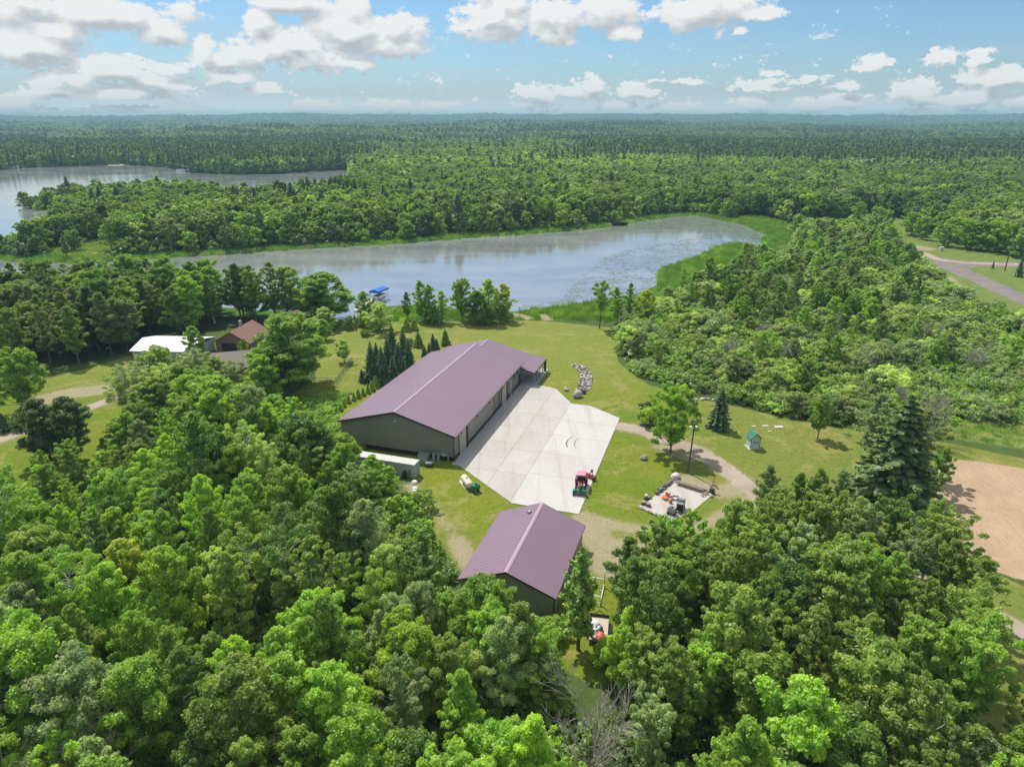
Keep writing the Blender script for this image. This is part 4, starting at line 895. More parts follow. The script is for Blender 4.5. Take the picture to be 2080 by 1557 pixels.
for k, (x_, y_, lb, mt, r) in enumerate(((1208, 1270, 'white covered load at the far end of the black trailer', 'white', .55), (1202, 1284, 'white sack in the middle of the black trailer', 'white', .5), (1215, 1280, 'grey-white sack by the rail of the black trailer', 'steel', .45), (1220, 1297, 'orange tarp bundle at the near end of the black trailer', 'orange', .5), (1208, 1298, 'faded orange and white bundle on the black trailer corner', 'pink', .42))):
    mb = MB(); mb.blob((0, 0, .3), (r, r * 1.2, .35), 60 + k, .22, 10, 7); o = mb.build('tarp_bundle', M[mt]); o.location = (*G(x_, y_, .6), .58); o.rotation_euler.z = k; tag(o, lb, 'bundle')
bl = empty('boat_lift', G(1203, 1205), 15, 'white metal boat lift frame parked beside the garage', 'boat lift')
mb = MB()
for x in (-1.1, 1.1): mb.tube([(x, -1.8, .25), (x, 1.8, .25)], .06, 6); mb.tube([(x, -1.6, 0), (x, -1.6, 1.9)], .06, 6); mb.tube([(x, 1.6, 0), (x, 1.6, 1.9)], .06, 6)
mb.build('side_frame', M['white'], bl); mb = MB()
for y in (-1.6, 1.6): mb.tube([(-1.1, y, 1.0), (1.1, y, 1.0)], .07, 6)
mb.build('cross_beam', M['white'], bl)
MB().tube([(1.1, 1.6, 1.9), (1.5, 3.2, 1.6)], .07, 6).build('winch_arm', M['white'], bl)
for a in range(4): MB().tube([(1.45, 2.8, 1.7), (1.45 + .5 * math.cos(a * 1.57), 2.8, 1.7 + .5 * math.sin(a * 1.57))], .04, 5).build('winch_spoke', M['white'], bl)
for k, (x_, y_, lb, mt) in enumerate(((1190, 1203, 'orange bundle on the grass inside the white boat lift', 'orange'), (1172, 1215, 'pale grey bundle beside the garage wall', 'steel'), (1196, 1222, 'white folded cover at the near end of the boat lift', 'white'), (1160, 1228, 'light grey sacks close to the garage corner', 'stone2'))):
    mb = MB(); mb.blob((0, 0, .3), (.55, .4, .32), 80 + k, .25, 9, 6); o = mb.build('covered_bundle', M[mt]); o.location = (*G(x_, y_), .02); tag(o, lb, 'bundle')
e = empty('water_trough', G(1091, 1268), AZ, 'pale blue-white tank against the shaded garage gable', 'tank'); MB().box(-.55, .55, -.4, .4, .1, .75).build('body', M['paleblue'], e, bevel=.06); MB().box(-.58, .58, -.43, .43, .752, .80).build('lid', M['white'], e); MB().box(-.6, .6, -.45, .45, 0, .098).build('pad', M['darkwood'], e)
e = empty('parked_utility_vehicle', G(1694, 1112), 60, 'blue and white off-road buggy half hidden among the poplars', 'buggy')
for x in (-.6, .6):
    for y in (-.8, .8): MB().tube([(x - .12, y, .3), (x + .12, y, .3)], .3, 12).build('wheel', M['black'], e)
MB().box(-.6, .6, -1.2, 1.2, .4, .8).build('body', M['blue'], e, bevel=.08); MB().box(-.55, .55, -.5, .6, 1.6, 1.68).build('roof', M['white'], e)
mb = MB(); [mb.tube([(a, b_, .8), (a * .9, b_ * .9, 1.6)], .03, 6) for a in (-.55, .55) for b_ in (-.5, .6)]; mb.build('roll_cage', M['dark'], e); MB().box(-.5, .5, -.4, .1, .8, 1.15).build('seat', M['dark'], e)

# ------------------------------------------------------------------ neighbours: white-roofed shed, brown house, far cabins
A = G(262, 712, 3.0)
ws = empty('white_roof_shed', (A[0] + .4, A[1] + .4), 3, 'wide pale green shed with bright white metal roof at the field end', 'building')
W1, W2 = 13.2, 10.5
MB().box(0, W1, 0, W2, 0, 2.85).build('wall', M['mint'], ws)
for q in (((0 - .4, W2 / 2, 4.2), (W1 + .4, W2 / 2, 4.2), (W1 + .4, -.4, 2.95), (-.4, -.4, 2.95)), ((-.4, W2 / 2, 4.2), (W1 + .4, W2 / 2, 4.2), (W1 + .4, W2 + .4, 2.95), (-.4, W2 + .4, 2.95))):
    mb = MB(); slab_quad(mb, *q, .1); o = mb.build('roof_slope', M['whiteroof'], ws); r_ = MB(); slope_ribs(r_, *q, .9); tag(r_.build('rib', M['whiteroof'], o), kind='stuff')
MB().box(2, 6, -.05, -.003, 0, 2.5).build('door', M['whiteroof'], ws)
def house(px_, py_, az_, w, l, ze, zr, wall, roof, lb, name='house', cat='house', chim=False, hip=0.0, far=True):
    e = empty(name, G(px_, py_), az_, lb, cat)
    MB().box(0, w, 0, l, 0, ze).build('wall', wall, e)
    mb = MB(); va = [(0, ze), (w, ze), (w / 2, zr - .15)]
    if hip == 0:
        mb.add([(x, .02, z) for x, z in va] + [(x, l - .02, z) for x, z in va], [(0, 1, 2), (5, 4, 3)]); mb.build('gable_wall', wall, e)
    o_ = .5; s_ = (zr - ze) / (w / 2)
    for xe in (-o_, w + o_):
        mb = MB(); slab_quad(mb, (w / 2, -o_ + hip, zr), (w / 2, l + o_ - hip, zr), (xe, l + o_, ze - s_ * o_), (xe, -o_, ze - s_ * o_), .15); rf = mb.build('roof_slope', roof, e)
    if hip:
        for yy, y2 in ((-o_, -o_ + hip), (l + o_, l + o_ - hip)):
            MB().add([(-o_, yy, ze - s_ * o_), (w + o_, yy, ze - s_ * o_), (w / 2, y2, zr + .002)], [(0, 1, 2) if yy < 0 else (2, 1, 0)]).build('roof_hip', roof, e)
    if chim: MB().box(w / 2 - .9, w / 2 - .3, l * .55, l * .55 + .6, zr - .4, zr + 1.0).build('chimney', M['stone'], e)
    return e
h1 = house(441, 714, 8, 8.2, 9.5, 2.7, 5.0, M['siding'], M['redshingle'], 'brown house with red-brown gable roof and dark garage door opening', chim=True)
MB().box(1.4, 5.0, -.06, -.003, 0, 2.2).build('garage_door', M['dark'], h1)
h2 = house(444, 745, 75, 8.5, 11, 2.6, 4.6, M['siding'], M['shingle'], 'taupe-roofed garage house nearer the camera beside the brown house')
tag(sheet('driveway_apron', GP([(428, 728), (440, 716), (446, 735), (447, 760), (430, 765)]), .03, M['conc_new']), kind='structure')
house(545, 672, 40, 6, 7, 2.6, 4.6, M['redsiding'], M['redshingle'], 'red-brown cabin almost hidden behind the big round maple', 'cabin', 'cabin')
house(1163, 406, -25, 9, 12, 6, 9, M['siding'], M['shingle'], 'farthest-left grey-roofed cabin in the trees across the pond', 'cabin', 'cabin')
hc = house(1203, 403, -25, 10, 12, 7.5, 11.5, M['redsiding'], M['shingle'], 'tall red-brown cabin with grey gable roof across the pond', 'cabin', 'cabin')
house(1247, 402, -35, 11, 9, 4.5, 8.5, M['mint'], M['shingle'], 'pale grey-roofed cabin in the trees across the pond, right of the tall one', 'cabin', 'cabin')
house(1304, 406, 10, 5, 5, 2.6, 4.0, M['siding'], M['redshingle'], 'tiny orange-roofed hut in the trees right of the cabins', 'hut', 'hut')
house(1684, 412, 10, 7, 9, 3, 5, M['mint'], M['shingle'], 'small grey building at the edge of the roadside clearing', 'hut', 'hut')

# docks and boats
dk = empty('dock', G(706, 648), 0, 'wooden dock running out to the blue-canopied boat lift', 'dock')
A, B = np.array(G(722, 632)) - np.array(G(706, 648)), np.array(G(762, 606)) - np.array(G(706, 648)); L = np.linalg.norm(B - A); d = (B - A) / L; nm_ = np.array((-d[1], d[0]))
n = int(L / 1.2)
for k in range(n):
    p, q_ = A + d * (k * 1.2), A + d * (k * 1.2 + 1.14); w = .75
    mb = MB(); mb.add([(*(p - nm_ * w), .2), (*(q_ - nm_ * w), .2), (*(q_ + nm_ * w), .2), (*(p + nm_ * w), .2), (*(p - nm_ * w), .27), (*(q_ - nm_ * w), .27), (*(q_ + nm_ * w), .27), (*(p + nm_ * w), .27)], [(3, 2, 1, 0), (4, 5, 6, 7), (0, 1, 5, 4), (1, 2, 6, 5), (2, 3, 7, 6), (3, 0, 4, 7)]); mb.build('deck_board', M['plank'], dk)
    if k % 3 == 0: MB().tube([(*(p - nm_ * .7), -1), (*(p - nm_ * .7), .6)], .07, 6).build('post', M['wood'], dk)
lf = empty('canopy_boat_lift', G(771, 610, -.2), 20, 'boat lift with bright blue canopy standing in the pond by the dock', 'boat lift')
mb = MB(); [mb.tube([(a, b_, -.6), (a, b_, 3.0)], .07, 6) for a in (-1.4, 1.4) for b_ in (-2.6, 2.6)]; mb.build('post', M['steel'], lf)
mb = MB(); mb.add([(-1.6, -3.1, 2.7), (1.6, -3.1, 2.7), (1.6, 3.1, 2.7), (-1.6, 3.1, 2.7), (-1.5, -3.0, 3.2), (1.5, -3.0, 3.2), (1.5, 3.0, 3.2), (-1.5, 3.0, 3.2), (0, -2.8, 3.65), (0, 2.8, 3.65)], [(0, 1, 5, 4), (1, 2, 6, 5), (2, 3, 7, 6), (3, 0, 4, 7), (4, 5, 8), (6, 7, 9), (5, 6, 9, 8), (7, 4, 8, 9)]); mb.build('canopy', M['blue'], lf)
bt = empty('pontoon_boat', G(771, 610, -.2), 20, 'white pontoon boat under the blue canopy by the dock', 'boat'); 
for x in (-.8, .8): MB().tube([(x, -2.4, .5), (x, 2.0, .5), (x, 2.6, .65)], [.3, .3, .08], 10).build('pontoon', M['steel'], bt)
MB().box(-1.1, 1.1, -2.4, 2.2, .82, .92).build('deck', M['white'], bt); mb = MB(); [mb.box(*q) for q in ((-1.1, -1.05, -2.4, 2.2, .92, 1.6), (1.05, 1.1, -2.4, 2.2, .92, 1.6), (-1.05, 1.05, 2.15, 2.2, .92, 1.6), (-1.05, 1.05, -2.4, -2.35, .92, 1.6))]; mb.build('rail', M['white'], bt); MB().box(-.9, -.2, -1, .6, .92, 1.35).build('seat', M['dark'], bt)
d2 = empty('dock', G(1200, 444), 0, 'long pale dock through the reeds across the pond', 'dock'); A, B = np.array((0, 0)), np.array(G(1252, 458)) - np.array(G(1200, 444)); L = np.linalg.norm(B); d = B / L; nm_ = np.array((-d[1], d[0])); n = int(L / 2.4)
for k in range(n):
    p, q_ = d * (k * 2.4), d * (k * 2.4 + 2.3); w = .9 if k < n - 3 else 2.0
    mb = MB(); mb.add([(*(p - nm_ * w), .35), (*(q_ - nm_ * w), .35), (*(q_ + nm_ * w), .35), (*(p + nm_ * w), .35), (*(p - nm_ * w), .45), (*(q_ - nm_ * w), .45), (*(q_ + nm_ * w), .45), (*(p + nm_ * w), .45)], [(3, 2, 1, 0), (4, 5, 6, 7), (0, 1, 5, 4), (1, 2, 6, 5), (2, 3, 7, 6), (3, 0, 4, 7)]); mb.build('deck_board', M['plank'], d2)
    MB().tube([(*p, -1.2), (*p, .35)], .1, 6).build('post', M['darkwood'], d2)
def boat(px_, py_, az_, lb, mt='white', s_=1.0):
    e = empty('boat', G(px_, py_, -.2), az_, lb, 'boat'); e.scale = (s_,) * 3
    st = [(-2.6, .85, .75), (-1, .95, .75), (.8, .85, .8), (2.0, .5, .9), (2.7, .05, 1.0)]; vs_ = []
    for y, w, h in st: vs_ += [(-w, y, h), (-w * .6, y, -.1 + .1 * (y > 1.5)), (w * .6, y, -.1 + .1 * (y > 1.5)), (w, y, h)]
    fs = [(i * 4 + k, i * 4 + 4 + k, i * 4 + 5 + k, i * 4 + 1 + k) for i in range(4) for k in range(3)] + [(0, 1, 2, 3)]
    MB().add(vs_, fs).build('hull', M[mt], e); MB().box(-.75, .75, -2.4, .6, .35, .40).build('floor', M['dark'], e); MB().box(-.6, .6, .6, .75, .4, 1.2).build('windscreen', M['glass'], e); MB().box(-.2, .2, -2.95, -2.6, .1, 1.1).build('outboard', M['black'], e)
boat(1258, 458, 100, 'dark motorboat moored at the end of the long pale dock', 'dark', 1.5)
boat(23, 342, 90, 'white pontoon-like boat moored on the far shore of the lake', 'white', 3.2)
boat(372, 348, 95, 'white boat beside the small point on the far lake shore', 'white', 2.6)
tag(sheet('sand_beach', ragged(GP([(215, 334), (240, 331), (256, 332), (250, 336.5), (222, 337)]), 1, 8, 3), .05, M['gravel']), kind='structure')

# roadside: poles, wires, cabinet, dirt heap, parked car
pl_ = []
for k, (x_, y_, h, lb) in enumerate(((2041, 550, 11, 'tall brown power pole in the grass beside the road junction'), (1919, 505, 6.5, 'thin grey pole in the clearing above the road junction'), (2290, 500, 11, 'power pole beyond the road junction'))):
    e = empty('power_pole', G(x_, y_), 0, lb, 'pole'); MB().tube([(0, 0, 0), (0, 0, h)], [.2, .14] if k != 1 else [.12, .1], 8).build('pole', M['bark' if k != 1 else 'steel'], e); pl_.append(e)
    if k != 1: MB().box(-.1, .1, -1.2, 1.2, h - 1.0, h - .85).build('crossarm', M['bark'], e); MB().tube([(.35, 0, h - 2.6), (.35, 0, h - 1.8)], .3, 10).build('transformer', M['steel'], e)
for k, (dz, dy) in enumerate(((10.2, -1.1), (10.2, 1.1), (9.0, 0), (8.0, 0))):
    a = Vector(pl_[0].location) + Vector((0, dy, dz)); b_ = Vector((a.x + 75, a.y - 30, dz + 1)); m_ = [(a.lerp(b_, t / 10) - Vector((0, 0, 1.6 * (1 - (2 * t / 10 - 1) ** 2)))) for t in range(11)]
    tag(MB().tube(m_, .045, 4).build('power_line', M['dark']), ('black overhead wire from the road power pole, camera-side end of the crossarm', 'black overhead wire from the road power pole, far end of the crossarm', 'black overhead wire below the crossarm of the road power pole', 'lowest black overhead wire from the road power pole')[k], 'wire')
unit(G(1872 + 40, 509), (1.4, 1.0, 1.6), 'pale utility box in the clearing above the road junction', 'utility_cabinet', M['white'])
def car(px_, py_, az_, lb, mt):
    e = empty('parked_car', G(px_, py_), az_, lb, 'car')
    prof = [(-2.1, .35), (2.1, .35), (2.15, .75), (1.2, .95), (.5, 1.45), (-1.1, 1.48), (-1.7, 1.0), (-2.15, .9)]; n = len(prof)
    MB().add([(-.85, y, z) for y, z in prof] + [(.85, y, z) for y, z in prof], [tuple(range(n))[::-1], tuple(range(n, 2 * n))] + [(i, (i + 1) % n, (i + 1) % n + n, i + n) for i in range(n)]).build('body', M[mt], e, bevel=.05)
    for x in (-.86, .86): MB().box(min(x, x * 1.012), max(x, x * 1.012), -1.2, .7, 1.0, 1.36).build('window', M['glass'], e)
    for x in (-.8, .8):
        for y in (-1.35, 1.35): MB().tube([(x - .1, y, .33), (x + .1, y, .33)], .33, 14).build('wheel', M['black'], e)
car(2070, 655, 40, 'white car parked at the far right beside the road verge', 'white')
mb = MB(); mb.blob((0, 0, .3), (4.5, 2.0, .9), 5, .25, 14, 7); o = mb.build('dirt_heap', M['darkwood'] if False else M['roadgravel']); o.location = (*G(1952, 592), 0); o.rotation_euler.z = -.9; tag(o, 'brown heap of dirt on the verge below the gravel road', 'dirt heap')

# ------------------------------------------------------------------ vegetation
def leaf_mesh(name, c, n, size, tone, elong, mats, extra=None, fac_mat=0):
    """one small diamond-shaped leaf spray per row, facing n; extra = MB with trunk geometry"""
    rn_ = np.random.default_rng(abs(hash(name)) % 1000 if False else len(c))
    n = n / (np.linalg.norm(n, axis=1)[:, None] + 1e-9)
    r = rn_.normal(size=n.shape); a = np.cross(n, r); a /= np.linalg.norm(a, axis=1)[:, None] + 1e-9; b_ = np.cross(n, a)
    s = size[:, None] * .5
    fold = n * s * .35
    V = np.stack([c - a * s * elong, c - b_ * s + fold, c + a * s * elong, c + b_ * s + fold], 1).reshape(-1, 3)
    N = len(c); ev = np.array(extra.v) if extra and extra.v else np.zeros((0, 3)); ef = extra.f if extra else []
    me = bpy.data.meshes.new(name)
    loops = np.concatenate([np.arange(4 * N), np.array([i + 4 * N for f in ef for i in f], dtype=int)]).astype(np.int32)
    starts = np.concatenate([np.arange(N) * 4, (4 * N + np.cumsum([0] + [len(f) for f in ef])[:-1]) if ef else []]).astype(np.int32)
    me.vertices.add(4 * N + len(ev)); me.loops.add(len(loops)); me.polygons.add(len(starts))
    me.vertices.foreach_set('co', np.concatenate([V, ev]).ravel()); me.loops.foreach_set('vertex_index', loops); me.polygons.foreach_set('loop_start', starts)
    for m_ in mats: me.materials.append(m_)
    if ef: me.polygons.foreach_set('material_index', np.concatenate([np.zeros(N), np.ones(len(ef))]).astype(np.int32))
    me.update(calc_edges=True)
    at = me.attributes.new('tone', 'FLOAT', 'FACE'); at.data.foreach_set('value', np.concatenate([tone, np.full(len(ef), .5)]).astype(np.float32))
    return me

def envelope(kind, t):
    if kind == 'round': return np.sqrt(np.clip(1 - ((t - .46) / .56) ** 2, 0, 1))
    if kind == 'dome': return np.sqrt(np.clip(1 - ((t - .25) / .76) ** 2, 0, 1))
    if kind == 'oval': return np.clip(np.sin(np.clip(t, 0, 1) ** .8 * math.pi) ** .7, 0, 1)
    if kind == 'spire': return np.clip((1 - t) ** .75 * (1 - np.exp(-t * 9)), 0, 1)
    if kind == 'vase': return np.clip((.35 + .9 * t) * np.sqrt(np.clip(1 - ((t - .3) / .72) ** 4, 0, 1)), 0, 1)
    return np.ones_like(t)
def broadleaf(name, seed, h, r, base, kind, nb, nl, ls, rb=.30, gap=.0, lean=.03, upright=.5, outer=.75, bark='bark', flat=.75, limbs=True, merged=False, multi=1, ragg=.3, plume=.75):
    """returns (crown mesh, trunk mesh): boughs of leaf sprays round a crown outline, on a tapered trunk with limbs"""
    g = np.random.default_rng(seed); rnd = random.Random(seed)
    t = (np.arange(nb) + g.random(nb)) / nb; t = t ** .85
    ang = np.arange(nb) * 2.39996 + g.normal(size=nb) * .35
    R_ = r * envelope(kind, t) * (1 + ragg * g.normal(size=nb) * .55)
    rad = R_ * np.clip(outer + .25 * g.random(nb) - .55 * (g.random(nb) < .28), .05, 1.1)
    zc = base + (h - base) * (.04 + .94 * t) + g.normal(size=nb) * h * .012
    ax = lean * h * t * math.cos(seed); ay = lean * h * t * math.sin(seed)
    bc = np.stack([rad * np.cos(ang) + ax, rad * np.sin(ang) + ay, zc], 1)
    br = r * rb * (.65 + .7 * g.random(nb)) * (.75 + .35 * (1 - t))
    w = br ** 2; w /= w.sum(); k = g.choice(nb, nl, p=w)
    d = g.normal(size=(nl, 3)); d /= np.linalg.norm(d, axis=1)[:, None]; d[:, 2] = np.where(d[:, 2] < -.35, -d[:, 2] * .6, d[:, 2])
    u = g.random(nl) ** .42
    lump = 1 + .28 * np.sin(d[:, 0] * 5 + k) * np.cos(d[:, 1] * 5 + k * 1.7)
    off = d * (u * br[k] * lump)[:, None]; off[:, 2] *= flat
    ax_ = np.stack([np.cos(ang) * (.25 + .5 * rad / (r + 1e-6)), np.sin(ang) * (.25 + .5 * rad / (r + 1e-6)), .55 + .7 * t], 1); ax_ /= np.linalg.norm(ax_, axis=1)[:, None]
    el_ = plume * (.6 + .8 * g.random(nb)); off += ax_[k] * ((off * ax_[k]).sum(1) * el_[k])[:, None]
    tip = np.clip((off * ax_[k]).sum(1) / (br[k] * 1.6), -1, 1); off *= (1 - .35 * np.clip(tip, 0, 1))[:, None] ** .8
    c = bc[k] + off; c[:, 2] = np.maximum(c[:, 2], .12)
    out = c - np.array([ax.mean(), ay.mean(), base + (h - base) * .35]); out /= np.linalg.norm(out, axis=1)[:, None] + 1e-9
    n = d * .5 + out * .25 + np.array([0, 0, upright * .7]) + g.normal(size=(nl, 3)) * .75
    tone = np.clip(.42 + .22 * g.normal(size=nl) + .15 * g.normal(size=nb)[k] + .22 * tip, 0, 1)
    size = ls * (.6 + .8 * g.random(nl))
    tm = MB(); r0 = h * .013 + .04; top = base + (h - base) * .82
    for s in range(multi):
        a0 = 2 * math.pi * s / multi + seed; sp = (r * .35 if multi > 1 else 0)
        path = [(math.cos(a0) * sp * q + lean * h * q * math.cos(seed) + math.sin(q * 6 + seed) * .012 * h, math.sin(a0) * sp * q + lean * h * q * math.sin(seed) + math.cos(q * 5 + seed) * .012 * h, top * q) for q in (0, .04, .25, .5, .75, 1)]
        rr_ = [r0 * 1.5, r0, r0 * .85, r0 * .62, r0 * .4, r0 * .12]
        if multi > 1: rr_ = [q * .65 for q in rr_]
        tm.tube(path, rr_, 7)
        if limbs:
            for i in range(nb):
                if rnd.random() < .6 and (multi == 1 or i % multi == s):
                    z0 = max(base * .75, bc[i][2] - rad[i] * .75 - br[i] * .2); q = min(1, z0 / top); px_ = np.interp(q, (0, .04, .25, .5, .75, 1), [p[0] for p in path]); py_ = np.interp(q, (0, .04, .25, .5, .75, 1), [p[1] for p in path])
                    e = bc[i]; mid = ((px_ + e[0]) / 2, (py_ + e[1]) / 2, z0 + (e[2] - z0) * .38); rl = max(.025, r0 * .36 * (1 - q * .5))
                    tm.tube([(px_, py_, z0), mid, tuple(e)], [rl, rl * .6, rl * .2], 4, False)
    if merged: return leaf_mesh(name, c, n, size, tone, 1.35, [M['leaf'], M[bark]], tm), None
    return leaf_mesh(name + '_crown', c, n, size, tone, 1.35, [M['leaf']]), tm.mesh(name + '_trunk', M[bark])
def conifer(name, seed, h, r, nw, nl, ls, kind='spruce', merged=False, base=.04):
    g = np.random.default_rng(seed); pts, nrm, ton, siz = [], [], [], []; tm = MB(); tm.tube([(0, 0, 0), (0, 0, h * .5), (0, 0, h * .98)], [h * .016 + .03, h * .010 + .01, .015], 7)
    per = max(3, nl // (nw * 9))
    for i in range(nw):
        t = i / (nw - 1); z = h * (base + (1 - base) * t ** .92); R_ = r * ((1 - t) ** (.82 if kind == 'spruce' else .55)) + .06 * h / 10
        if kind == 'pine': R_ *= .55 + .6 * g.random()
        nbh = 9 if kind == 'spruce' else 6
        for j in range(nbh):
            a = 2 * math.pi * (j + g.random() * .6) / nbh + i * .7; L = R_ * (.62 + .55 * g.random()); n_ = max(2, int(per * (.35 + 1.1 * (1 - t))))
            s = g.random(n_) ** .6; dr = .30 if kind == 'spruce' else -.12
            x = s * L; side = g.normal(size=n_) * .16 * L * (1.1 - s); zz = z - s * L * dr + s * s * L * .12 + g.normal(size=n_) * .035 * L
            if kind == 'pine': side *= 1.5; zz = zz + g.normal(size=n_) * .10 * L
            pts.append(np.stack([x * math.cos(a) - side * math.sin(a), x * math.sin(a) + side * math.cos(a), zz], 1))
            nrm.append(np.array([math.cos(a) * .45, math.sin(a) * .45, .8]) + g.normal(size=(n_, 3)) * .45)
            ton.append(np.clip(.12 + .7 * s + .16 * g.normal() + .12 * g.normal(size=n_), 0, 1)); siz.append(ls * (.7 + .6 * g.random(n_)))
            if not merged and i % 2 == 0: tm.tube([(0, 0, z), (L * .8 * math.cos(a), L * .8 * math.sin(a), z - L * .8 * dr)], [.03, .01], 3, False)
    P_, N_, T_, S_ = map(np.concatenate, (pts, nrm, ton, siz))
    if merged: return leaf_mesh(name, P_, N_, S_, T_, 1.7, [M['needle'], M['bark']], tm), None
    return leaf_mesh(name + '_crown', P_, N_, S_, T_, 1.7, [M['needle']]), tm.mesh(name + '_trunk', M['bark'])

# --- kinds: (crown, trunk, natural height, crown radius, object name, words)
NEAR = {
 'maple_a': (*broadleaf('maple_a', 1, 12, 3.6, 1.2, 'round', 84, 47600, 0.154, .24), 12, 3.6, 'maple_tree'),
 'maple_b': (*broadleaf('maple_b', 2, 12.5, 3.1, 1.4, 'oval', 76, 42000, 0.154, .26), 12.5, 3.1, 'maple_tree'),
 'maple_c': (*broadleaf('maple_c', 31, 11, 3.2, 1.0, 'dome', 78, 40600, 0.154, .25, ragg=.22), 11, 3.2, 'maple_tree'),
 'aspen_a': (*broadleaf('aspen_a', 3, 13.5, 2.3, 1.6, 'oval', 66, 35000, 0.141, .30, bark='birchbark', plume=1.0), 13.5, 2.3, 'aspen_tree'),
 'aspen_b': (*broadleaf('aspen_b', 4, 12, 2.8, 1.5, 'oval', 72, 35000, 0.141, .27, plume=1.0), 12, 2.7, 'aspen_tree'),
 'aspen_c': (*broadleaf('aspen_c', 34, 13, 2.1, 2.2, 'oval', 62, 30799, 0.141, .31, plume=1.0, ragg=.4), 13, 2.1, 'aspen_tree'),
 'birch_a': (*broadleaf('birch_a', 5, 13.5, 3.2, 3.4, 'vase', 60, 21000, 0.133, .22, bark='birchbark', lean=.09, ragg=.45, outer=.8), 13.5, 3.2, 'birch_tree'),
 'birch_b': (*broadleaf('birch_b', 6, 12.5, 3.5, 3.4, 'round', 56, 19600, 0.133, .23, bark='birchbark', multi=2, ragg=.5, outer=.8), 12.5, 3.5, 'birch_tree'),
 'poplar_a': (*broadleaf('poplar_a', 7, 13, 3.0, 3.2, 'oval', 100, 25900, 0.145, .155, ragg=.5, outer=.62), 13, 3.0, 'poplar_tree'),
 'poplar_b': (*broadleaf('poplar_b', 8, 13.5, 3.4, 3.6, 'vase', 115, 29399, 0.145, .15, ragg=.5, outer=.62, lean=.05), 13.5, 3.4, 'poplar_tree'),
 'poplar_c': (*broadleaf('poplar_c', 38, 12, 2.9, 2.6, 'round', 95, 24500, 0.145, .16, ragg=.5, outer=.64, bark='birchbark'), 12, 2.9, 'poplar_tree'),
 'oak_a': (*broadleaf('oak_a', 9, 10.5, 4.4, 1.6, 'round', 110, 46200, 0.166, .18, ragg=.35), 10.5, 4.4, 'oak_tree'),
 'oak_b': (*broadleaf('oak_b', 10, 8, 2.7, 1.6, 'oval', 60, 21000, 0.149, .22, ragg=.4), 8, 2.7, 'oak_tree'),
 'oak_c': (*broadleaf('oak_c', 19, 11.5, 2.8, 4.2, 'vase', 40, 14699, 0.166, .27, ragg=.4), 11.5, 2.8, 'oak_tree'),
 'pine_a': (*conifer('pine_a', 11, 12, 2.5, 17, 6500, .26, 'pine', base=.2), 12, 2.5, 'pine_tree'),
 'spruce_a': (*conifer('spruce_a', 12, 9, 2.0, 20, 20700, 0.204), 9, 2.0, 'spruce_tree'),
 'spruce_b': (*conifer('spruce_b', 13, 10, 2.3, 18, 19550, 0.218), 10, 2.3, 'spruce_tree'),
 'shrub_a': (*broadleaf('shrub_a', 14, 4.0, 2.2, .15, 'dome', 34, 6899, 0.177, .34, multi=4, upright=.6, bark='bark'), 4.0, 2.2, 'willow_shrub'),
 'shrub_b': (*broadleaf('shrub_b', 15, 3.4, 2.5, .1, 'dome', 36, 7359, 0.163, .30, multi=5, upright=.6), 3.4, 2.5, 'willow_shrub'),
 'shrub_c': (*broadleaf('shrub_c', 16, 4.6, 1.8, .3, 'oval', 30, 5979, 0.177, .34, multi=3), 4.6, 1.8, 'willow_shrub'),
}
def proto(name, mesh): return bpy.data.objects.new(name, mesh)       # not linked: only drawn through the woods that use them
MID = [proto(n, m[0]) for n, m in (
 ('mid_a', broadleaf('mid_a', 21, 12, 4.4, .8, 'round', 40, 3200, .55, .30, merged=True)), ('mid_b', broadleaf('mid_b', 22, 13, 3.5, 1.0, 'oval', 36, 2800, .52, .32, merged=True, bark='birchbark')),
 ('mid_c', broadleaf('mid_c', 23, 11.5, 4.2, .8, 'dome', 38, 3000, .55, .30, merged=True)), ('mid_d', broadleaf('mid_d', 24, 12.5, 3.6, 1.2, 'round', 34, 2600, .52, .32, merged=True)),
 ('mid_s', conifer('mid_s', 25, 13, 2.1, 18, 1500, .62, merged=True)), ('mid_p', conifer('mid_p', 26, 15, 2.8, 14, 1500, .75, 'pine', merged=True, base=.25)),
 ('mid_w', broadleaf('mid_w', 27, 4.2, 2.6, .1, 'dome', 22, 900, .5, .36, merged=True)))]
FARP = [proto(n, m[0]) for n, m in (
 ('far_a', broadleaf('far_a', 41, 12, 5.0, 1.0, 'round', 18, 460, 1.5, .38, plume=.3, merged=True, limbs=False)), ('far_b', broadleaf('far_b', 42, 12.5, 4.4, 1.0, 'round', 16, 420, 1.5, .40, plume=.3, merged=True, limbs=False)),
 ('far_c', broadleaf('far_c', 43, 11.5, 5.0, 1.0, 'dome', 16, 440, 1.5, .38, plume=.3, merged=True, limbs=False)), ('far_s', conifer('far_s', 44, 14, 2.2, 9, 260, 1.3, merged=True)), ('far_p', conifer('far_p', 45, 16, 3.0, 8, 260, 1.6, 'pine', merged=True, base=.3)))]

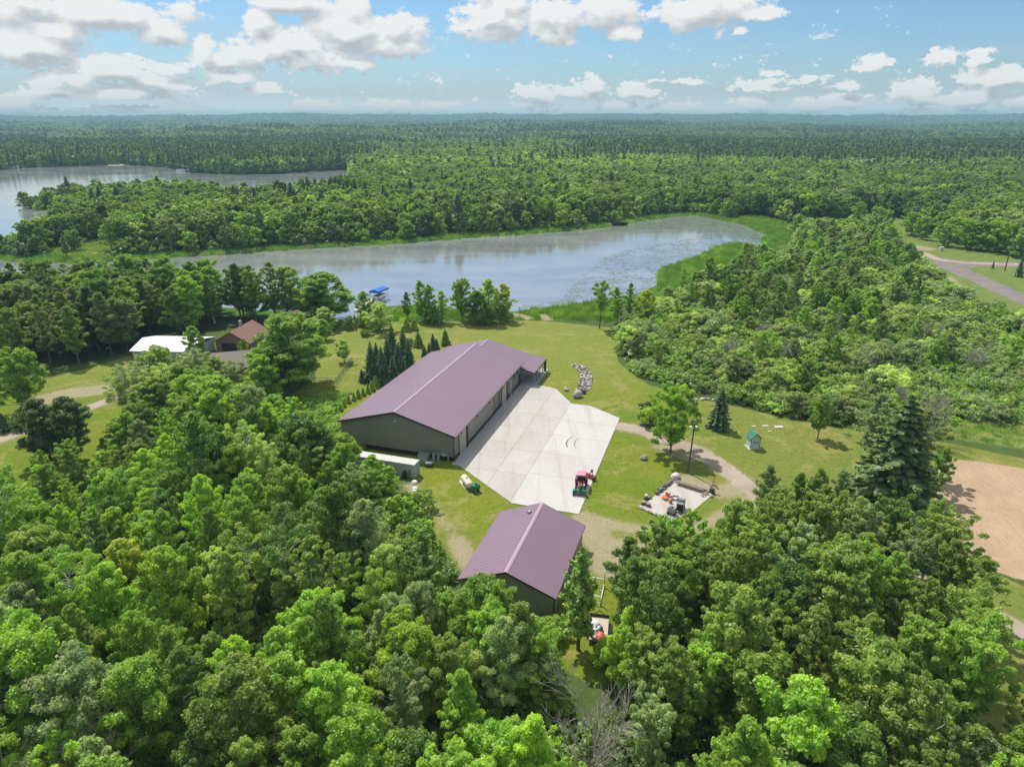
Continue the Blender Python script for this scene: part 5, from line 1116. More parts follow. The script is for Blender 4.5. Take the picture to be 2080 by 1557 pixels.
def scatter(name, xyz, rot, scl, idx, tint, protos, kind='stuff'):
    me = bpy.data.meshes.new(name); n = len(xyz); me.vertices.add(n); me.vertices.foreach_set('co', np.asarray(xyz, float).ravel())
    def A(nm, ty, v, key): a = me.attributes.new(nm, ty, 'POINT'); a.data.foreach_set(key, np.ascontiguousarray(v).ravel())
    A('rot', 'FLOAT_VECTOR', np.stack([np.zeros(n), np.zeros(n), rot], 1).astype(np.float32), 'vector'); A('scl', 'FLOAT_VECTOR', np.asarray(scl, np.float32), 'vector')
    A('idx', 'INT', np.asarray(idx, np.int32), 'value'); A('tint', 'FLOAT_COLOR', np.concatenate([tint, np.ones((n, 1))], 1).astype(np.float32), 'color')
    o = bpy.data.objects.new(name, me); COL.link(o)
    ng = bpy.data.node_groups.new(name, 'GeometryNodeTree'); ng.interface.new_socket('Geometry', in_out='INPUT', socket_type='NodeSocketGeometry'); ng.interface.new_socket('Geometry', in_out='OUTPUT', socket_type='NodeSocketGeometry')
    N, L = ng.nodes, ng.links; gi_, go_ = N.new('NodeGroupInput'), N.new('NodeGroupOutput'); mp = N.new('GeometryNodeMeshToPoints'); L.new(gi_.outputs[0], mp.inputs['Mesh']); mp.inputs['Radius'].default_value = 0.01
    def attr_(nm, ty): a = N.new('GeometryNodeInputNamedAttribute'); a.data_type = ty; a.inputs['Name'].default_value = nm; return a.outputs['Attribute']
    r_, s_, i_ = attr_('rot', 'FLOAT_VECTOR'), attr_('scl', 'FLOAT_VECTOR'), attr_('idx', 'INT'); jn_ = N.new('GeometryNodeJoinGeometry')
    for k, p in enumerate(protos):
        oi = N.new('GeometryNodeObjectInfo'); oi.inputs['Object'].default_value = p; oi.inputs['As Instance'].default_value = True
        cm = N.new('FunctionNodeCompare'); cm.data_type = 'INT'; cm.operation = 'EQUAL'; L.new(i_, cm.inputs[2]); cm.inputs[3].default_value = k
        ip = N.new('GeometryNodeInstanceOnPoints'); L.new(mp.outputs[0], ip.inputs['Points']); L.new(oi.outputs['Geometry'], ip.inputs['Instance']); L.new(r_, ip.inputs['Rotation']); L.new(s_, ip.inputs['Scale']); L.new(cm.outputs[0], ip.inputs['Selection']); L.new(ip.outputs[0], jn_.inputs[0])
    L.new(jn_.outputs[0], go_.inputs[0]); md = o.modifiers.new('scatter', 'NODES'); md.node_group = ng
    return tag(o, kind=kind)

TONES = {'lime green': (0.158, 0.235, 0.018), 'bright green': (0.130, 0.208, 0.019), 'mid green': (0.108, 0.172, 0.018), 'deep green': (0.070, 0.122, 0.016), 'olive green': (0.118, 0.168, 0.024),
         'grey green': (0.130, 0.175, 0.056), 'pale green': (0.180, 0.240, 0.055), 'dark green': (0.046, 0.078, 0.018), 'blue green': (0.042, 0.076, 0.028), 'yellow green': (0.180, 0.220, 0.016), 'brown green': (0.104, 0.136, 0.034)}
def tone_cols(names, p, n, g):
    k = g.choice(len(names), n, p=np.array(p) / sum(p)); base = np.array([TONES[q] for q in names])[k]
    return base * (1 + .10 * g.normal(size=(n, 1))).clip(.7, 1.3), [names[q] for q in k]
def jgrid(x0, x1, y0, y1, s, g, j=.38):
    a, b_ = np.meshgrid(np.arange(x0, x1, s), np.arange(y0, y1, s)); a = a + (np.arange(a.shape[0]) % 2)[:, None] * s / 2
    return a.ravel() + g.uniform(-j, j, a.size) * s, b_.ravel() + g.uniform(-j, j, a.size) * s
GARP = np.array([to_world(O2, AZ, *q)[:2] for q in ((-13.2, -1.8), (2.6, -1.8), (2.6, 16), (-13.2, 16))])
THINGS = []      # planned individual trees: kind, x, y, height scale, width scale, tone name, colour, extra
def plan(kind, x, y, h=None, w=None, tone='mid green', col=None, lb=None, group=None):
    k = NEAR[kind]; hs = (h / k[2]) if h else 1.0; ws_ = (w * (.80 if not kind.startswith(('spruce', 'pine', 'shrub')) else 1) / (2 * k[3])) if w else hs
    THINGS.append(dict(kind=kind, x=x, y=y, hs=hs, ws=ws_, tone=tone, col=col if col is not None else TONES[tone], label=lb, group=group))
g = np.random.default_rng(11)
# near woods
bx_, by_ = F_NEAR[:, 0], F_NEAR[:, 1]
tx_, ty_ = jgrid(-75, 75, 24, 110, 4.45, g)
ok = inside(F_NEAR, tx_, ty_) & ~inside(GARP, tx_, ty_) & (dirt_sd(tx_, ty_) < -1.6) & (np.abs(tx_) < (ty_ * .83 + 12)) & (dist_line(F_NEAR, tx_, ty_) > .6)
tx_, ty_ = tx_[ok], ty_[ok]
sizepatch = fbm(tx_, ty_, 22)
DT0 = G(1225, 1405, 10.5)
for x, y, sp in zip(tx_, ty_, sizepatch):
    if math.hypot(x - DT0[0], (y - DT0[1]) * .5) < 3.6: continue
    u = g.random(); px_, py_ = PX(x, y)
    if px_ > 1235:   # right-hand woods: airy poplars, olive toned
        kind = ('poplar_a', 'poplar_b', 'poplar_c', 'maple_a', 'aspen_a', 'oak_b')[g.choice(6, p=[.28, .28, .22, .09, .09, .04])]
        tn = ('olive green', 'mid green', 'deep green', 'grey green', 'bright green', 'brown green')[g.choice(6, p=[.34, .24, .16, .14, .07, .05])]; h = g.uniform(10, 13.2) + sp * .6
    else:
        kind = ('maple_a', 'maple_b', 'maple_c', 'aspen_a', 'aspen_b', 'aspen_c', 'birch_a', 'birch_b', 'poplar_c')[g.choice(9, p=[.17, .16, .12, .10, .12, .09, .09, .08, .07])]
        tn = ('bright green', 'mid green', 'deep green', 'lime green', 'olive green', 'grey green', 'pale green', 'yellow green')[g.choice(8, p=[.22, .25, .17, .10, .11, .07, .05, .03])]
        h = g.uniform(8.2, 12.5) + sp * 1.6
        if px_ < 225 and py_ < 1120: h = g.uniform(4.8, 7.4)
        elif px_ < 360 and py_ < 1120: h = g.uniform(7, 9.5)
        elif px_ < 420 and py_ < 1180: h = min(h, 9)
    d_ = -1
    if min(math.dist((x, y), e_) for e_ in (G(1055, 1430), G(840, 1130), G(760, 1050))) < 8: h *= .82
    k = NEAR[kind]; plan(kind, x, y, max(6, h), 2 * k[3] * max(6, h) / k[2] * g.uniform(1.02, 1.38), tn, np.array(TONES[tn]) * g.uniform(.85, 1.2))
# woods between the neighbour's lawn and the lake
tx_, ty_ = jgrid(-190, -20, 120, 215, 5.6, g)
ok = inside(F_LEFT, tx_, ty_) & (sdf(POND, tx_, ty_) < -3); d_edge = dist_line(F_LEFT, tx_, ty_)
HP = [np.array(h_.location[:2]) for h_ in (h1, h2)]
for x, y, dd in zip(tx_[ok], ty_[ok], d_edge[ok]):
    if abs(x) > y * .83 + 8 or min(math.dist((x + -4, y - 5), h_) for h_ in HP) < 9.5 or (A[0] - 1 if False else -103) < -1e9: continue
    wx, wy = ws.location[0], ws.location[1]
    if -1.5 < x - wx < W1 + 2 and -2 < y - wy < W2 + 2.5: continue
    px_, py_ = PX(x, y)
    if 425 < px_ < 548 and py_ > 660: continue
    lefty = px_ < 330 and g.random() < .75
    kind = ('maple_a', 'maple_b', 'maple_c', 'aspen_a', 'aspen_c', 'birch_a', 'poplar_a')[g.choice(7, p=[.2, .2, .15, .15, .15, .05, .1])]
    tn = (('brown green', 'olive green', 'deep green', 'dark green')[g.choice(4, p=[.34, .26, .2, .2])]) if (lefty and py_ > 640) else ('mid green', 'bright green', 'deep green', 'grey green', 'olive green')[g.choice(5, p=[.34, .22, .22, .1, .12])]
    h = g.uniform(12, 15.5) if px_ > 180 else g.uniform(10.5, 13.5); k = NEAR[kind]; plan(kind, x, y, h, 2 * k[3] * h / k[2] * g.uniform(1.1, 1.5), tn, np.array(TONES[tn]) * g.uniform(.8, 1.1))
# singled-out trees, each placed where it stands
def at(kind, px_, py_, h, w, tone, lb, group=None): plan(kind, *G(px_, py_), h, w, tone, None, lb, group)
at('oak_a', 1363, 919, 11.2, 9.6, 'bright green', 'large bright green yard tree in the grass beside the utility pole')
at('shrub_c', 1322, 862, 4.6, 4.2, 'deep green', 'dark bush directly behind the large yard tree by the driveway')
at('spruce_b', 1459, 869, 7.6, 4.6, 'blue green', 'perfectly conical blue spruce alone on the lawn past the driveway')
at('oak_b', 1660, 890, 7.8, 4.8, 'mid green', 'small round-topped tree alone at the edge of the right lawn')
at('spruce_b', 1806, 1018, 15.8, 13.0, 'dark green', 'huge dark shaggy spruce standing at the corner of the tilled field')
at('poplar_c', 1762, 940, 11.5, 9.0, 'grey green', 'pale leafy tree growing just behind the huge dark spruce')
at('poplar_c', 1862, 965, 10.5, 7.5, 'brown green', 'thin brownish tree at the field side of the huge dark spruce')
at('oak_b', 1898, 1010, 7.6, 4.4, 'mid green', 'small leafy tree leaning over the tilled field corner')
at('maple_a', 603, 786, 14.8, 17.4, 'mid green', 'biggest round-crowned dark maple beside the chain-link fence')
at('maple_c', 545, 822, 9.6, 7.6, 'bright green', 'bright bushy maple in front of the big round dark maple')
at('maple_b', 585, 800, 10.5, 7.4, 'deep green', 'deep green tree joined to the near side of the big round maple')
at('maple_c', 460, 896, 11.2, 12.5, 'bright green', 'broad domed light green maple below the taupe-roofed garage house')
at('maple_c', 395, 880, 10.4, 8.5, 'bright green', 'light green maple to the field side of the broad domed one')
at('maple_b', 375, 842, 9.5, 8.0, 'olive green', 'olive-leaved tree in front of the white-roofed shed')
at('birch_b', 262, 850, 9.6, 7.2, 'grey green', 'thin grey-green tree beside the pale gravel drive')
at('birch_b', 400, 785, 7.6, 8.5, 'grey green', 'silvery grey tree between the white-roofed shed and the brown house')
at('birch_b', 484, 800, 7.0, 7.0, 'grey green', 'silvery willow in front of the taupe-roofed garage house')
at('shrub_a', 330, 770, 6.5, 8.0, 'olive green', 'wide olive bush against the wall of the white-roofed shed')
at('maple_b', 400, 733, 8.0, 5.6, 'mid green', 'upright tree between the white-roofed shed and the brown house')
at('oak_b', 498, 728, 4.6, 3.0, 'mid green', 'small green tree before the brown house gable')
at('oak_a', 53, 836, 11.6, 10.5, 'mid green', 'spreading oak standing by the bare dirt patch in the field')
at('maple_b', 152, 938, 10.8, 8.4, 'dark green', 'dark upright tree beside the gravel drive, yard side of a pair')
at('maple_b', 102, 935, 10.4, 8.6, 'dark green', 'dark upright tree beside the gravel drive, field side of a pair')
at('spruce_a', 12, 876, 3.4, 2.6, 'blue green', 'little blue-green spruce under the spreading field oak')
at('spruce_b', 32, 870, 2.6, 2.2, 'mid green', 'smallest green spruce under the spreading field oak')
at('poplar_b', 1902, 1232, 11.2, 8.0, 'olive green', 'tall olive poplar overlapping the near corner of the tilled field')
at('poplar_a', 1950, 1296, 10.2, 7.4, 'olive green', 'olive poplar standing closest to the lower gravel drive')
at('poplar_c', 1872, 1190, 11.0, 7.4, 'mid green', 'mid green poplar just left of the tall olive field-corner poplar')
for x_, y_, h, w, kd, tn, lb in ((305, 880, 9, 8, 'maple_b', 'mid green', 'leafy tree filling the woods edge right of the grey-green drive tree'), (345, 868, 9.5, 8, 'maple_c', 'olive green', 'olive domed tree in the woods edge below the olive shed bush'), (300, 925, 8.5, 8, 'oak_a', 'deep green', 'deep green spreading tree at the nearest bend of the drive'),
                                 (265, 935, 7.5, 6.5, 'maple_b', 'mid green', 'middling tree where the woods meet the gravel drive'), (425, 850, 9.5, 8.5, 'maple_a', 'mid green', 'rounded tree directly behind the broad domed maple'), (515, 885, 9, 8.5, 'maple_c', 'grey green', 'grey-green domed tree on the yard side of the broad domed maple'),
                                 (350, 815, 7.5, 8, 'birch_b', 'pale green', 'pale airy tree in front of the olive shed bush'), (570, 900, 8.6, 7, 'maple_b', 'bright green', 'bright tree at the corner of the weedy strip and the woods'), (290, 800, 6.5, 7, 'birch_a', 'grey green', 'thin grey-green tree at the near end of the white-roofed shed'), (448, 800, 7.5, 7, 'maple_b', 'olive green', 'olive tree between the broad domed maple and the taupe roof')):
    at(kd, x_, y_, h, w, tn, lb)
# windbreak of spruces
for k, (x_, y_, h, w, lb) in enumerate(((757, 776, 8.6, 4.0, 'spruce at the fence end of the dark clump beside the building'), (778, 780, 7.9, 3.8, 'spruce in front of the dark clump, second from the fence'), (790, 768, 9.0, 3.9, 'mid-clump spruce close behind the front row'), (800, 752, 10.2, 4.2, 'tallest spruce in the middle of the dark clump'),
                                         (822, 752, 9.4, 4.2, 'tall spruce at the lake side of the dark clump'), (812, 770, 7.8, 3.8, 'spruce against the burgundy roof edge in the dark clump'), (832, 762, 8.0, 3.8, 'outermost spruce of the clump, touching the burgundy roof'), (768, 768, 7.6, 3.6, 'spruce half hidden in the fence side of the dark clump'), (800, 782, 6.2, 3.4, 'shorter spruce at the foot of the dark clump'))):
    at('spruce_a' if k % 2 else 'spruce_b', x_, y_, h, w, 'blue green', lb, 'spruces in the dark clump beside the pole building')
for k, (x_, y_, h, w, tn, lb) in enumerate(((850, 704, 3.6, 3.0, 'deep green', 'bushy little pine on the lawn nearest the spruce clump'), (880, 710, 3.8, 2.2, 'blue green', 'small spruce left of its twin beyond the burgundy roof'), (887, 712, 3.0, 2.0, 'blue green', 'shorter twin spruce just beyond the burgundy roof'), (905, 701, 3.9, 2.8, 'deep green', 'small rounded pine farthest toward the lake lawn'),
                                            (862, 724, 2.6, 1.7, 'blue green', 'tiny spruce touching the burgundy roof edge'), (872, 720, 2.8, 1.6, 'blue green', 'tiny spruce second along the burgundy roof edge'), (826, 672, 3.4, 3.0, 'olive green', 'stout little pine by the path to the dock'), (841, 670, 3.2, 2.8, 'olive green', 'second stout little pine by the path to the dock'),
                                            (708, 670, 3.2, 2.0, 'deep green', 'small dark cedar nearest the dock'), (721, 657, 2.4, 1.5, 'deep green', 'smallest dark cedar beside the sandy dock path'), (736, 776, 2.8, 1.8, 'blue green', 'small spruce at the foot of the clump by the fence'))):
    at('spruce_a', x_, y_, h, w, tn, lb, 'small evergreens on the lawn')
for k, (x_, y_, h) in enumerate(((764, 786, 2.6), (756, 793, 2.2), (748, 798, 1.9), (738, 803, 1.8), (728, 808, 2.0), (719, 813, 1.7), (708, 818, 1.7), (699, 826, 1.6), (692, 834, 1.6), (684, 841, 1.6))):
    at('spruce_b', x_, y_, h, h * .72, 'mid green', 'young spruce in the row along the burgundy roof, %s from the big clump' % ('nearest', 'second', 'third', 'fourth', 'fifth', 'sixth', 'seventh', 'eighth', 'ninth', 'farthest')[k], 'young spruces planted along the pole building')
# trees along the shore
for k, (kd, x_, y_, h, w, tn, lb) in enumerate((
    ('maple_b', 668, 652, 13, 16.5, 'mid green', 'big spreading tree on the shore nearest the dock'), ('maple_c', 632, 650, 11.5, 12, 'bright green', 'round shore tree on the house side of the dock'), ('aspen_b', 741, 648, 7.6, 5.0, 'mid green', 'leafy tree hiding the start of the dock canopy'),
    ('shrub_c', 771, 673, 7.6, 7.0, 'pale green', 'feathery yellow-green willow on the lawn before the boat canopy'), ('aspen_c', 828, 650, 7.6, 2.8, 'deep green', 'slim dark tree at the dock end of the shore row'), ('aspen_a', 855, 652, 10.8, 4.6, 'bright green', 'tall bright aspen, second in the shore row'), ('aspen_b', 873, 654, 10.0, 4.6, 'mid green', 'tall aspen, third in the shore row from the dock'),
    ('aspen_c', 897, 654, 8.4, 4.0, 'pale green', 'paler narrow aspen in the middle of the shore row'), ('oak_a', 938, 651, 11.0, 7.2, 'mid green', 'round tree with clear trunk in the shore row'), ('maple_c', 968, 656, 8.6, 7.0, 'deep green', 'low dark bushy tree in the shore row'), ('aspen_b', 994, 655, 11.6, 5.6, 'lime green', 'tallest lime tree of the shore row'),
    ('oak_b', 1024, 650, 9.6, 7.4, 'yellow green', 'arching yellow-green tree at the end of the shore row'), ('shrub_a', 1018, 654, 4.0, 5.0, 'mid green', 'low bush under the arching end tree of the shore row'), ('shrub_b', 985, 658, 3.6, 6.0, 'deep green', 'dark low bush at the foot of the shore row'), ('shrub_b', 880, 657, 3.2, 5.0, 'deep green', 'low bush under the aspens of the shore row'),
    ('shrub_c', 710, 668, 3.4, 3.0, 'grey green', 'grey-green bush by the sandy shore path'), ('shrub_a', 742, 664, 3.6, 3.4, 'deep green', 'dark bush under the dock trees'), ('shrub_a', 830, 700, 1.6, 3.0, 'olive green', 'low scrubby bush on the far lawn'), ('shrub_b', 741, 683, 1.6, 2.2, 'deep green', 'tiny round bush alone on the lawn near the dock'),
    ('oak_c', 1218, 667, 12.0, 6.0, 'mid green', 'tree with bare lower trunk alone on the far shore lawn'), ('aspen_a', 1252, 655, 9.4, 4.2, 'bright green', 'slender aspen at the thicket end of the shore, nearer the lone tree'), ('aspen_c', 1278, 650, 10.0, 3.0, 'mid green', 'thin pointed aspen at the thicket end of the shore'), ('maple_c', 1308, 655, 8.5, 6.4, 'yellow green', 'yellow-green round tree at the marsh edge'),
    ('oak_b', 700, 735, 5, 5, 'pale green', 'pale bushy young tree beside the big round maple'), ('maple_c', 664, 672, 6, 6.5, 'pale green', 'pale rounded shrubby tree in front of the shore tree by the dock'), ('maple_c', 655, 690, 5, 5, 'bright green', 'bright low tree between the big round maple and the dock lawn'))):
    at(kd, x_, y_, h, w, tn, lb)
# edges of the near woods
for k, (kd, x_, y_, h, w, tn, lb) in enumerate((
    ('pine_a', 1174, 1318, 12.0, 4.8, 'deep green', 'tall thin pine with bare trunk between the garage and the trailers'), ('maple_a', 1345, 1218, 9.6, 8.0, 'bright green', 'bright round maple just below the stone terrace'), ('aspen_c', 1270, 1235, 9.0, 4.0, 'deep green', 'narrow dark tree across the grass lane from the garage'), ('maple_b', 1272, 1410, 9.6, 5.2, 'lime green', 'vivid lime tree beside the black trailer'),
    ('maple_a', 985, 1345, 9.6, 7.6, 'mid green', 'leafy maple overlapping the near corner of the garage roof'), ('aspen_b', 1080, 1425, 9.0, 5.4, 'bright green', 'conical bright tree in front of the dark garage gable'), ('maple_b', 650, 975, 9.4, 6.2, 'bright green', 'upright bright maple nearest the pole building roof corner'), ('maple_c', 700, 985, 7.8, 7.0, 'mid green', 'bushy maple against the pole building gable'),
    ('aspen_b', 762, 985, 5.0, 3.6, 'bright green', 'small bright aspen hiding part of the container'), ('aspen_c', 795, 1020, 5.6, 3.8, 'bright green', 'young aspen at the end of the container'), ('maple_c', 755, 1040, 6.2, 5.6, 'mid green', 'rounded tree on the wood edge below the container'), ('shrub_c', 812, 1060, 4.0, 3.6, 'bright green', 'bright bush at the wood edge by the well caps'),
    ('aspen_a', 1545, 1120, 12, 4.0, 'grey green', 'tall thin poplar at the top left of the poplar wood'), ('aspen_c', 1600, 1122, 11, 3.4, 'deep green', 'narrow tall poplar with visible trunk by the driveway'), ('aspen_a', 1640, 1124, 11.6, 3.6, 'olive green', 'straight tall poplar in the middle of the top edge'), ('aspen_c', 1680, 1130, 11.8, 3.4, 'grey green', 'straight grey-green poplar near the hidden buggy'),
    ('shrub_b', 1125, 1290, 1.8, 3.4, 'bright green', 'low bright bush at the dark garage corner'), ('shrub_a', 1235, 1350, 2.6, 3.2, 'lime green', 'lime bush at the near end of the trailer lane'))):
    at(kd, x_, y_, h, w, tn, lb)
# thicket: willow shrubs and scattered trees between the lawn and the road
tx_, ty_ = jgrid(20, 190, 92, 330, 3.5, g, .42); ok = inside(SWAMP, tx_, ty_) & (np.abs(tx_) < ty_ * .82 + 5) & (dirt_sd(tx_, ty_) < -2)
tx_, ty_ = tx_[ok], ty_[ok]; dl = np.array([max(0, d) for d in -sdf(LAWN, tx_, ty_)]); treey = fbm(tx_, ty_, 60)
SW = []
patch = fbm(tx_ + 77, ty_, 26); gapn = fbm(ty_, tx_ + 30, 34)
for x, y, d, tr, pa_, gp_ in zip(tx_, ty_, dl, treey, patch, gapn):
    px_, py_ = PX(x, y)
    if gp_ > .95 and d > 4: continue
    deep = sm(d, 18, 50) * .42 + .03 + .22 * tr
    if px_ > 1850 and py_ > 690: deep *= .35
    nearroad = px_ > 1860 and py_ < 720 and px_ > 1700 + (py_ - 500) * .9
    if nearroad: deep = 0
    if px_ < 1520 and 560 < py_ < 650: deep += .30
    if g.random() < deep * .55:
        kind = ('maple_b', 'maple_c', 'aspen_a', 'oak_b', 'oak_a', 'poplar_a')[g.choice(6, p=[.2, .25, .08, .22, .1, .15])]; tn = ('mid green', 'bright green', 'deep green', 'grey green', 'brown green', 'pale green', 'olive green')[g.choice(7, p=[.25, .17, .18, .13, .12, .07, .08])]; h = g.uniform(5.5, 9.0)
        SW.append((kind, x, y, h, 1.1, tn))
    else:
        ph_ = 1 + .25 * pa_; kind = ('shrub_a', 'shrub_b', 'shrub_c')[g.choice(3)]; tn = ('grey green', 'olive green', 'mid green', 'brown green', 'pale green', 'deep green')[g.choice(6, p=([.55, .06, .05, .14, .18, .02] if pa_ > .5 else [.10, .25, .30, .05, .15, .15] if pa_ < -.5 else [.30, .18, .16, .10, .18, .08]))]; h = max(1.3, g.uniform(1.7, 4.0) * ph_) * (1 if px_ < 1850 or py_ < 700 else .75)
        SW.append((kind, x, y, h, g.uniform(1.1, 1.45), tn))
SW.sort(key=lambda q: -(q[3] / math.hypot(q[1], q[2])))
rest = []; cnt = {'s': 0, 't': 0}
for q in SW:
    key = 's' if q[0].startswith('shrub') else 't'
    if cnt[key] < (230 if key == 's' else 90): cnt[key] += 1; k = NEAR[q[0]]; plan(q[0], q[1], q[2], q[3], 2 * k[3] * q[3] / k[2] * q[4], q[5], np.array(TONES[q[5]]) * g.uniform(.85, 1.15))
    else: rest.append(q)

# --- keep the kinds within bounds: the trees that show largest stay individuals, the others join the woodland mass
LIM = {'maple_tree': 290, 'aspen_tree': 290, 'birch_tree': 290, 'poplar_tree': 290, 'oak_tree': 290, 'willow_shrub': 290, 'spruce_tree': 290, 'pine_tree': 290}
THINGS.sort(key=lambda t: (t['label'] is None, -(NEAR[t['kind']][2] * t['hs'] / math.sqrt(t['x'] ** 2 + t['y'] ** 2 + 2500))))
seen, keep = {}, []
for t in THINGS:
    nm_ = NEAR[t['kind']][4]; seen[nm_] = seen.get(nm_, 0) + 1
    if seen[nm_] <= LIM[nm_]: keep.append(t)
    else: rest.append((t['kind'], t['x'], t['y'], NEAR[t['kind']][2] * t['hs'], t['ws'] / t['hs'], t['tone']))
MARKS = [('the garage', G(1120, 1130)), ('the grey container', G(770, 965)), ('the pole building gable', G(700, 905)), ('the stone terrace', G(1375, 1020)), ('the tilled field', G(1930, 1110)), ('the black trailer', G(1215, 1284)), ('the hidden buggy', G(1694, 1112)),
         ('the bleached dead tree', G(1220, 1640)), ('the broad domed maple', G(460, 896)), ('the dark upright pair', G(130, 930)), ('the white-roofed shed', G(320, 690)), ('the brown house', G(480, 700)), ('the spreading field oak', G(53, 836)), ('the big round maple', G(607, 786)),
         ('the lone blue spruce', G(1459, 869)), ('the small round-topped lawn tree', G(1660, 890)), ('the lone shore tree', G(1218, 667)), ('the old log pile', G(2022, 842)), ('the parked white car', G(2070, 655)), ('the road junction', G(1950, 535)), ('the green marsh', G(1400, 560)), ('the huge dark spruce', G(1795, 1010))]
ORD = ['nearest', 'second closest', 'third closest', 'fourth closest', 'fifth closest', 'sixth closest', 'seventh closest', 'eighth closest', 'ninth closest', 'tenth closest', 'eleventh closest', 'twelfth closest', 'thirteenth closest', 'fourteenth closest', 'fifteenth closest', 'sixteenth closest', 'seventeenth closest', 'eighteenth closest', 'nineteenth closest', 'twentieth closest'] + ['%s-%s closest' % (p_, q_) for p_ in ('twenty', 'thirty', 'forty') for q_ in ('first', 'second', 'third', 'fourth', 'fifth', 'sixth', 'seventh', 'eighth', 'ninth')]
SPW = {'maple_tree': 'maple', 'aspen_tree': 'aspen', 'birch_tree': 'birch', 'poplar_tree': 'poplar', 'oak_tree': 'oak', 'willow_shrub': 'willow bush', 'spruce_tree': 'spruce', 'pine_tree': 'pine'}
buckets = {}
for t in keep:
    if t['label']: continue
    j = min(range(len(MARKS)), key=lambda q: math.dist(MARKS[q][1], (t['x'], t['y']))); t['mark'] = j; hh = NEAR[t['kind']][2] * t['hs']
    sp_ = SPW[NEAR[t['kind']][4]]; sz = ('tall' if hh > 11.2 else 'middling' if hh > 9 else 'small') if sp_ != 'willow bush' else ('big' if hh > 3.4 else 'low')
    t['key'] = (sz, t['tone'], sp_, j); t['d'] = math.dist(MARKS[j][1], (t['x'], t['y'])); buckets.setdefault(t['key'], []).append(t)
for key, lst in buckets.items():
    lst.sort(key=lambda t: t['d'])
    for i, t in enumerate(lst):
        t['label'] = '%s %s %s, %s' % (key[0], key[1], key[2], ('the only such one near %s' if len(lst) == 1 else (ORD[min(i, 46)] + ' such one to %s')) % MARKS[key[3]][1 - 1])
        t['group'] = '%s trees in the woods' % key[2] if key[2] != 'willow bush' else 'willow bushes in the thicket'
for i, t in enumerate(keep):
    cm_, tm_, h_, r_, nm_ = NEAR[t['kind']]
    e = bpy.data.objects.new(nm_, None); COL.link(e); e.location = (t['x'], t['y'], -.02); e.rotation_euler = (0, 0, (i * 2.399) % 6.283); e.scale = (t['ws'], t['ws'], t['hs']); e.empty_display_size = .3
    tag(e, t['label'], 'shrub' if nm_ == 'willow_shrub' else 'tree', t['group'])
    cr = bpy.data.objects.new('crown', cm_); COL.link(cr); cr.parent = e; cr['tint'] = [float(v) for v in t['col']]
    tk_ = bpy.data.objects.new('trunk', tm_); COL.link(tk_); tk_.parent = e

# bare dead tree
def bare(name, loc, h, spread, seed, lb, mt='deadwood', lean=(0, 0), r0=.17):
    e = empty(name, loc, 0, lb, 'tree'); rd = random.Random(seed); mb = MB(); tw = MB()
    def grow(p, d, L, r, depth, tgt):
        n = 4; pts = [p]; q = Vector(p); dd = Vector(d)
        for k in range(n):
            dd = (dd + Vector((rd.uniform(-.16, .16), rd.uniform(-.16, .16), rd.uniform(-.03, .10)))).normalized(); q = q + dd * L / n; pts.append(tuple(q))
        tgt.tube(pts, [r * (1 - .55 * k / n) for k in range(n + 1)], 6 if depth < 2 else 4, False)
        if depth >= 4: return
        for k in range(3 if depth < 1 else (4 if depth < 3 else 3)):
            i_ = rd.randint(1 if depth else 2, n); a = rd.uniform(0, 6.283); sp = rd.uniform(.45, .95) * spread
            nd = (dd + Vector((math.cos(a) * sp, math.sin(a) * sp, rd.uniform(-.05, .35)))).normalized(); grow(pts[i_], nd, L * rd.uniform(.55, .78), max(.022, r * .52), depth + 1, tw)
    for s in range(3):
        a = s * 2.1 + seed; grow((0, 0, 0), (math.cos(a) * .32 + lean[0], math.sin(a) * .32 + lean[1], 1), h * rd.uniform(.5, .62), r0 * (1 if s == 0 else .7), 0, mb)
    mb.build('trunk', M[mt], e); tag(tw.build('branches', M[mt], e), kind='stuff')
DT = G(1225, 1405, 10.5); bare('dead_tree', DT, 9.6, 1.0, 3, 'bleached leafless dead tree rising from the woods at the bottom edge', r0=.20)
bare('dead_tree', G(170, 1500, 7.0), 6.5, .5, 5, 'pale bare dead tree among the leafy trees at the bottom left')
bare('dead_tree', G(1890, 900), 7.5, .9, 8, 'grey leafless brush tree behind the huge dark spruce')
bare('dead_tree', G(478, 1015), 8.5, .6, 9, 'thin grey dead tree in the woods below the broad domed maple')

for k, (x_, y_, lb) in enumerate(((1545, 690, 'leafless grey thicket tree nearest the lone shore tree'), (1600, 742, 'leafless grey thicket tree in the middle of the willow bushes'), (1690, 700, 'bare grey stems beside the bright thicket trees'), (1760, 760, 'bare grey stems behind the small round-topped lawn tree'),
                                  (1880, 700, 'leafless grey thicket tree below the road verge'), (1970, 760, 'leafless grey stems at the far right of the thicket'), (1830, 830, 'bare brush at the thicket edge above the huge dark spruce'), (1480, 740, 'bare grey stems near the far lawn edge of the thicket'))):
    bare('bare_tree', G(x_, y_), 3.6 + (k % 3) * .9, .7, 20 + k, lb, r0=.07)
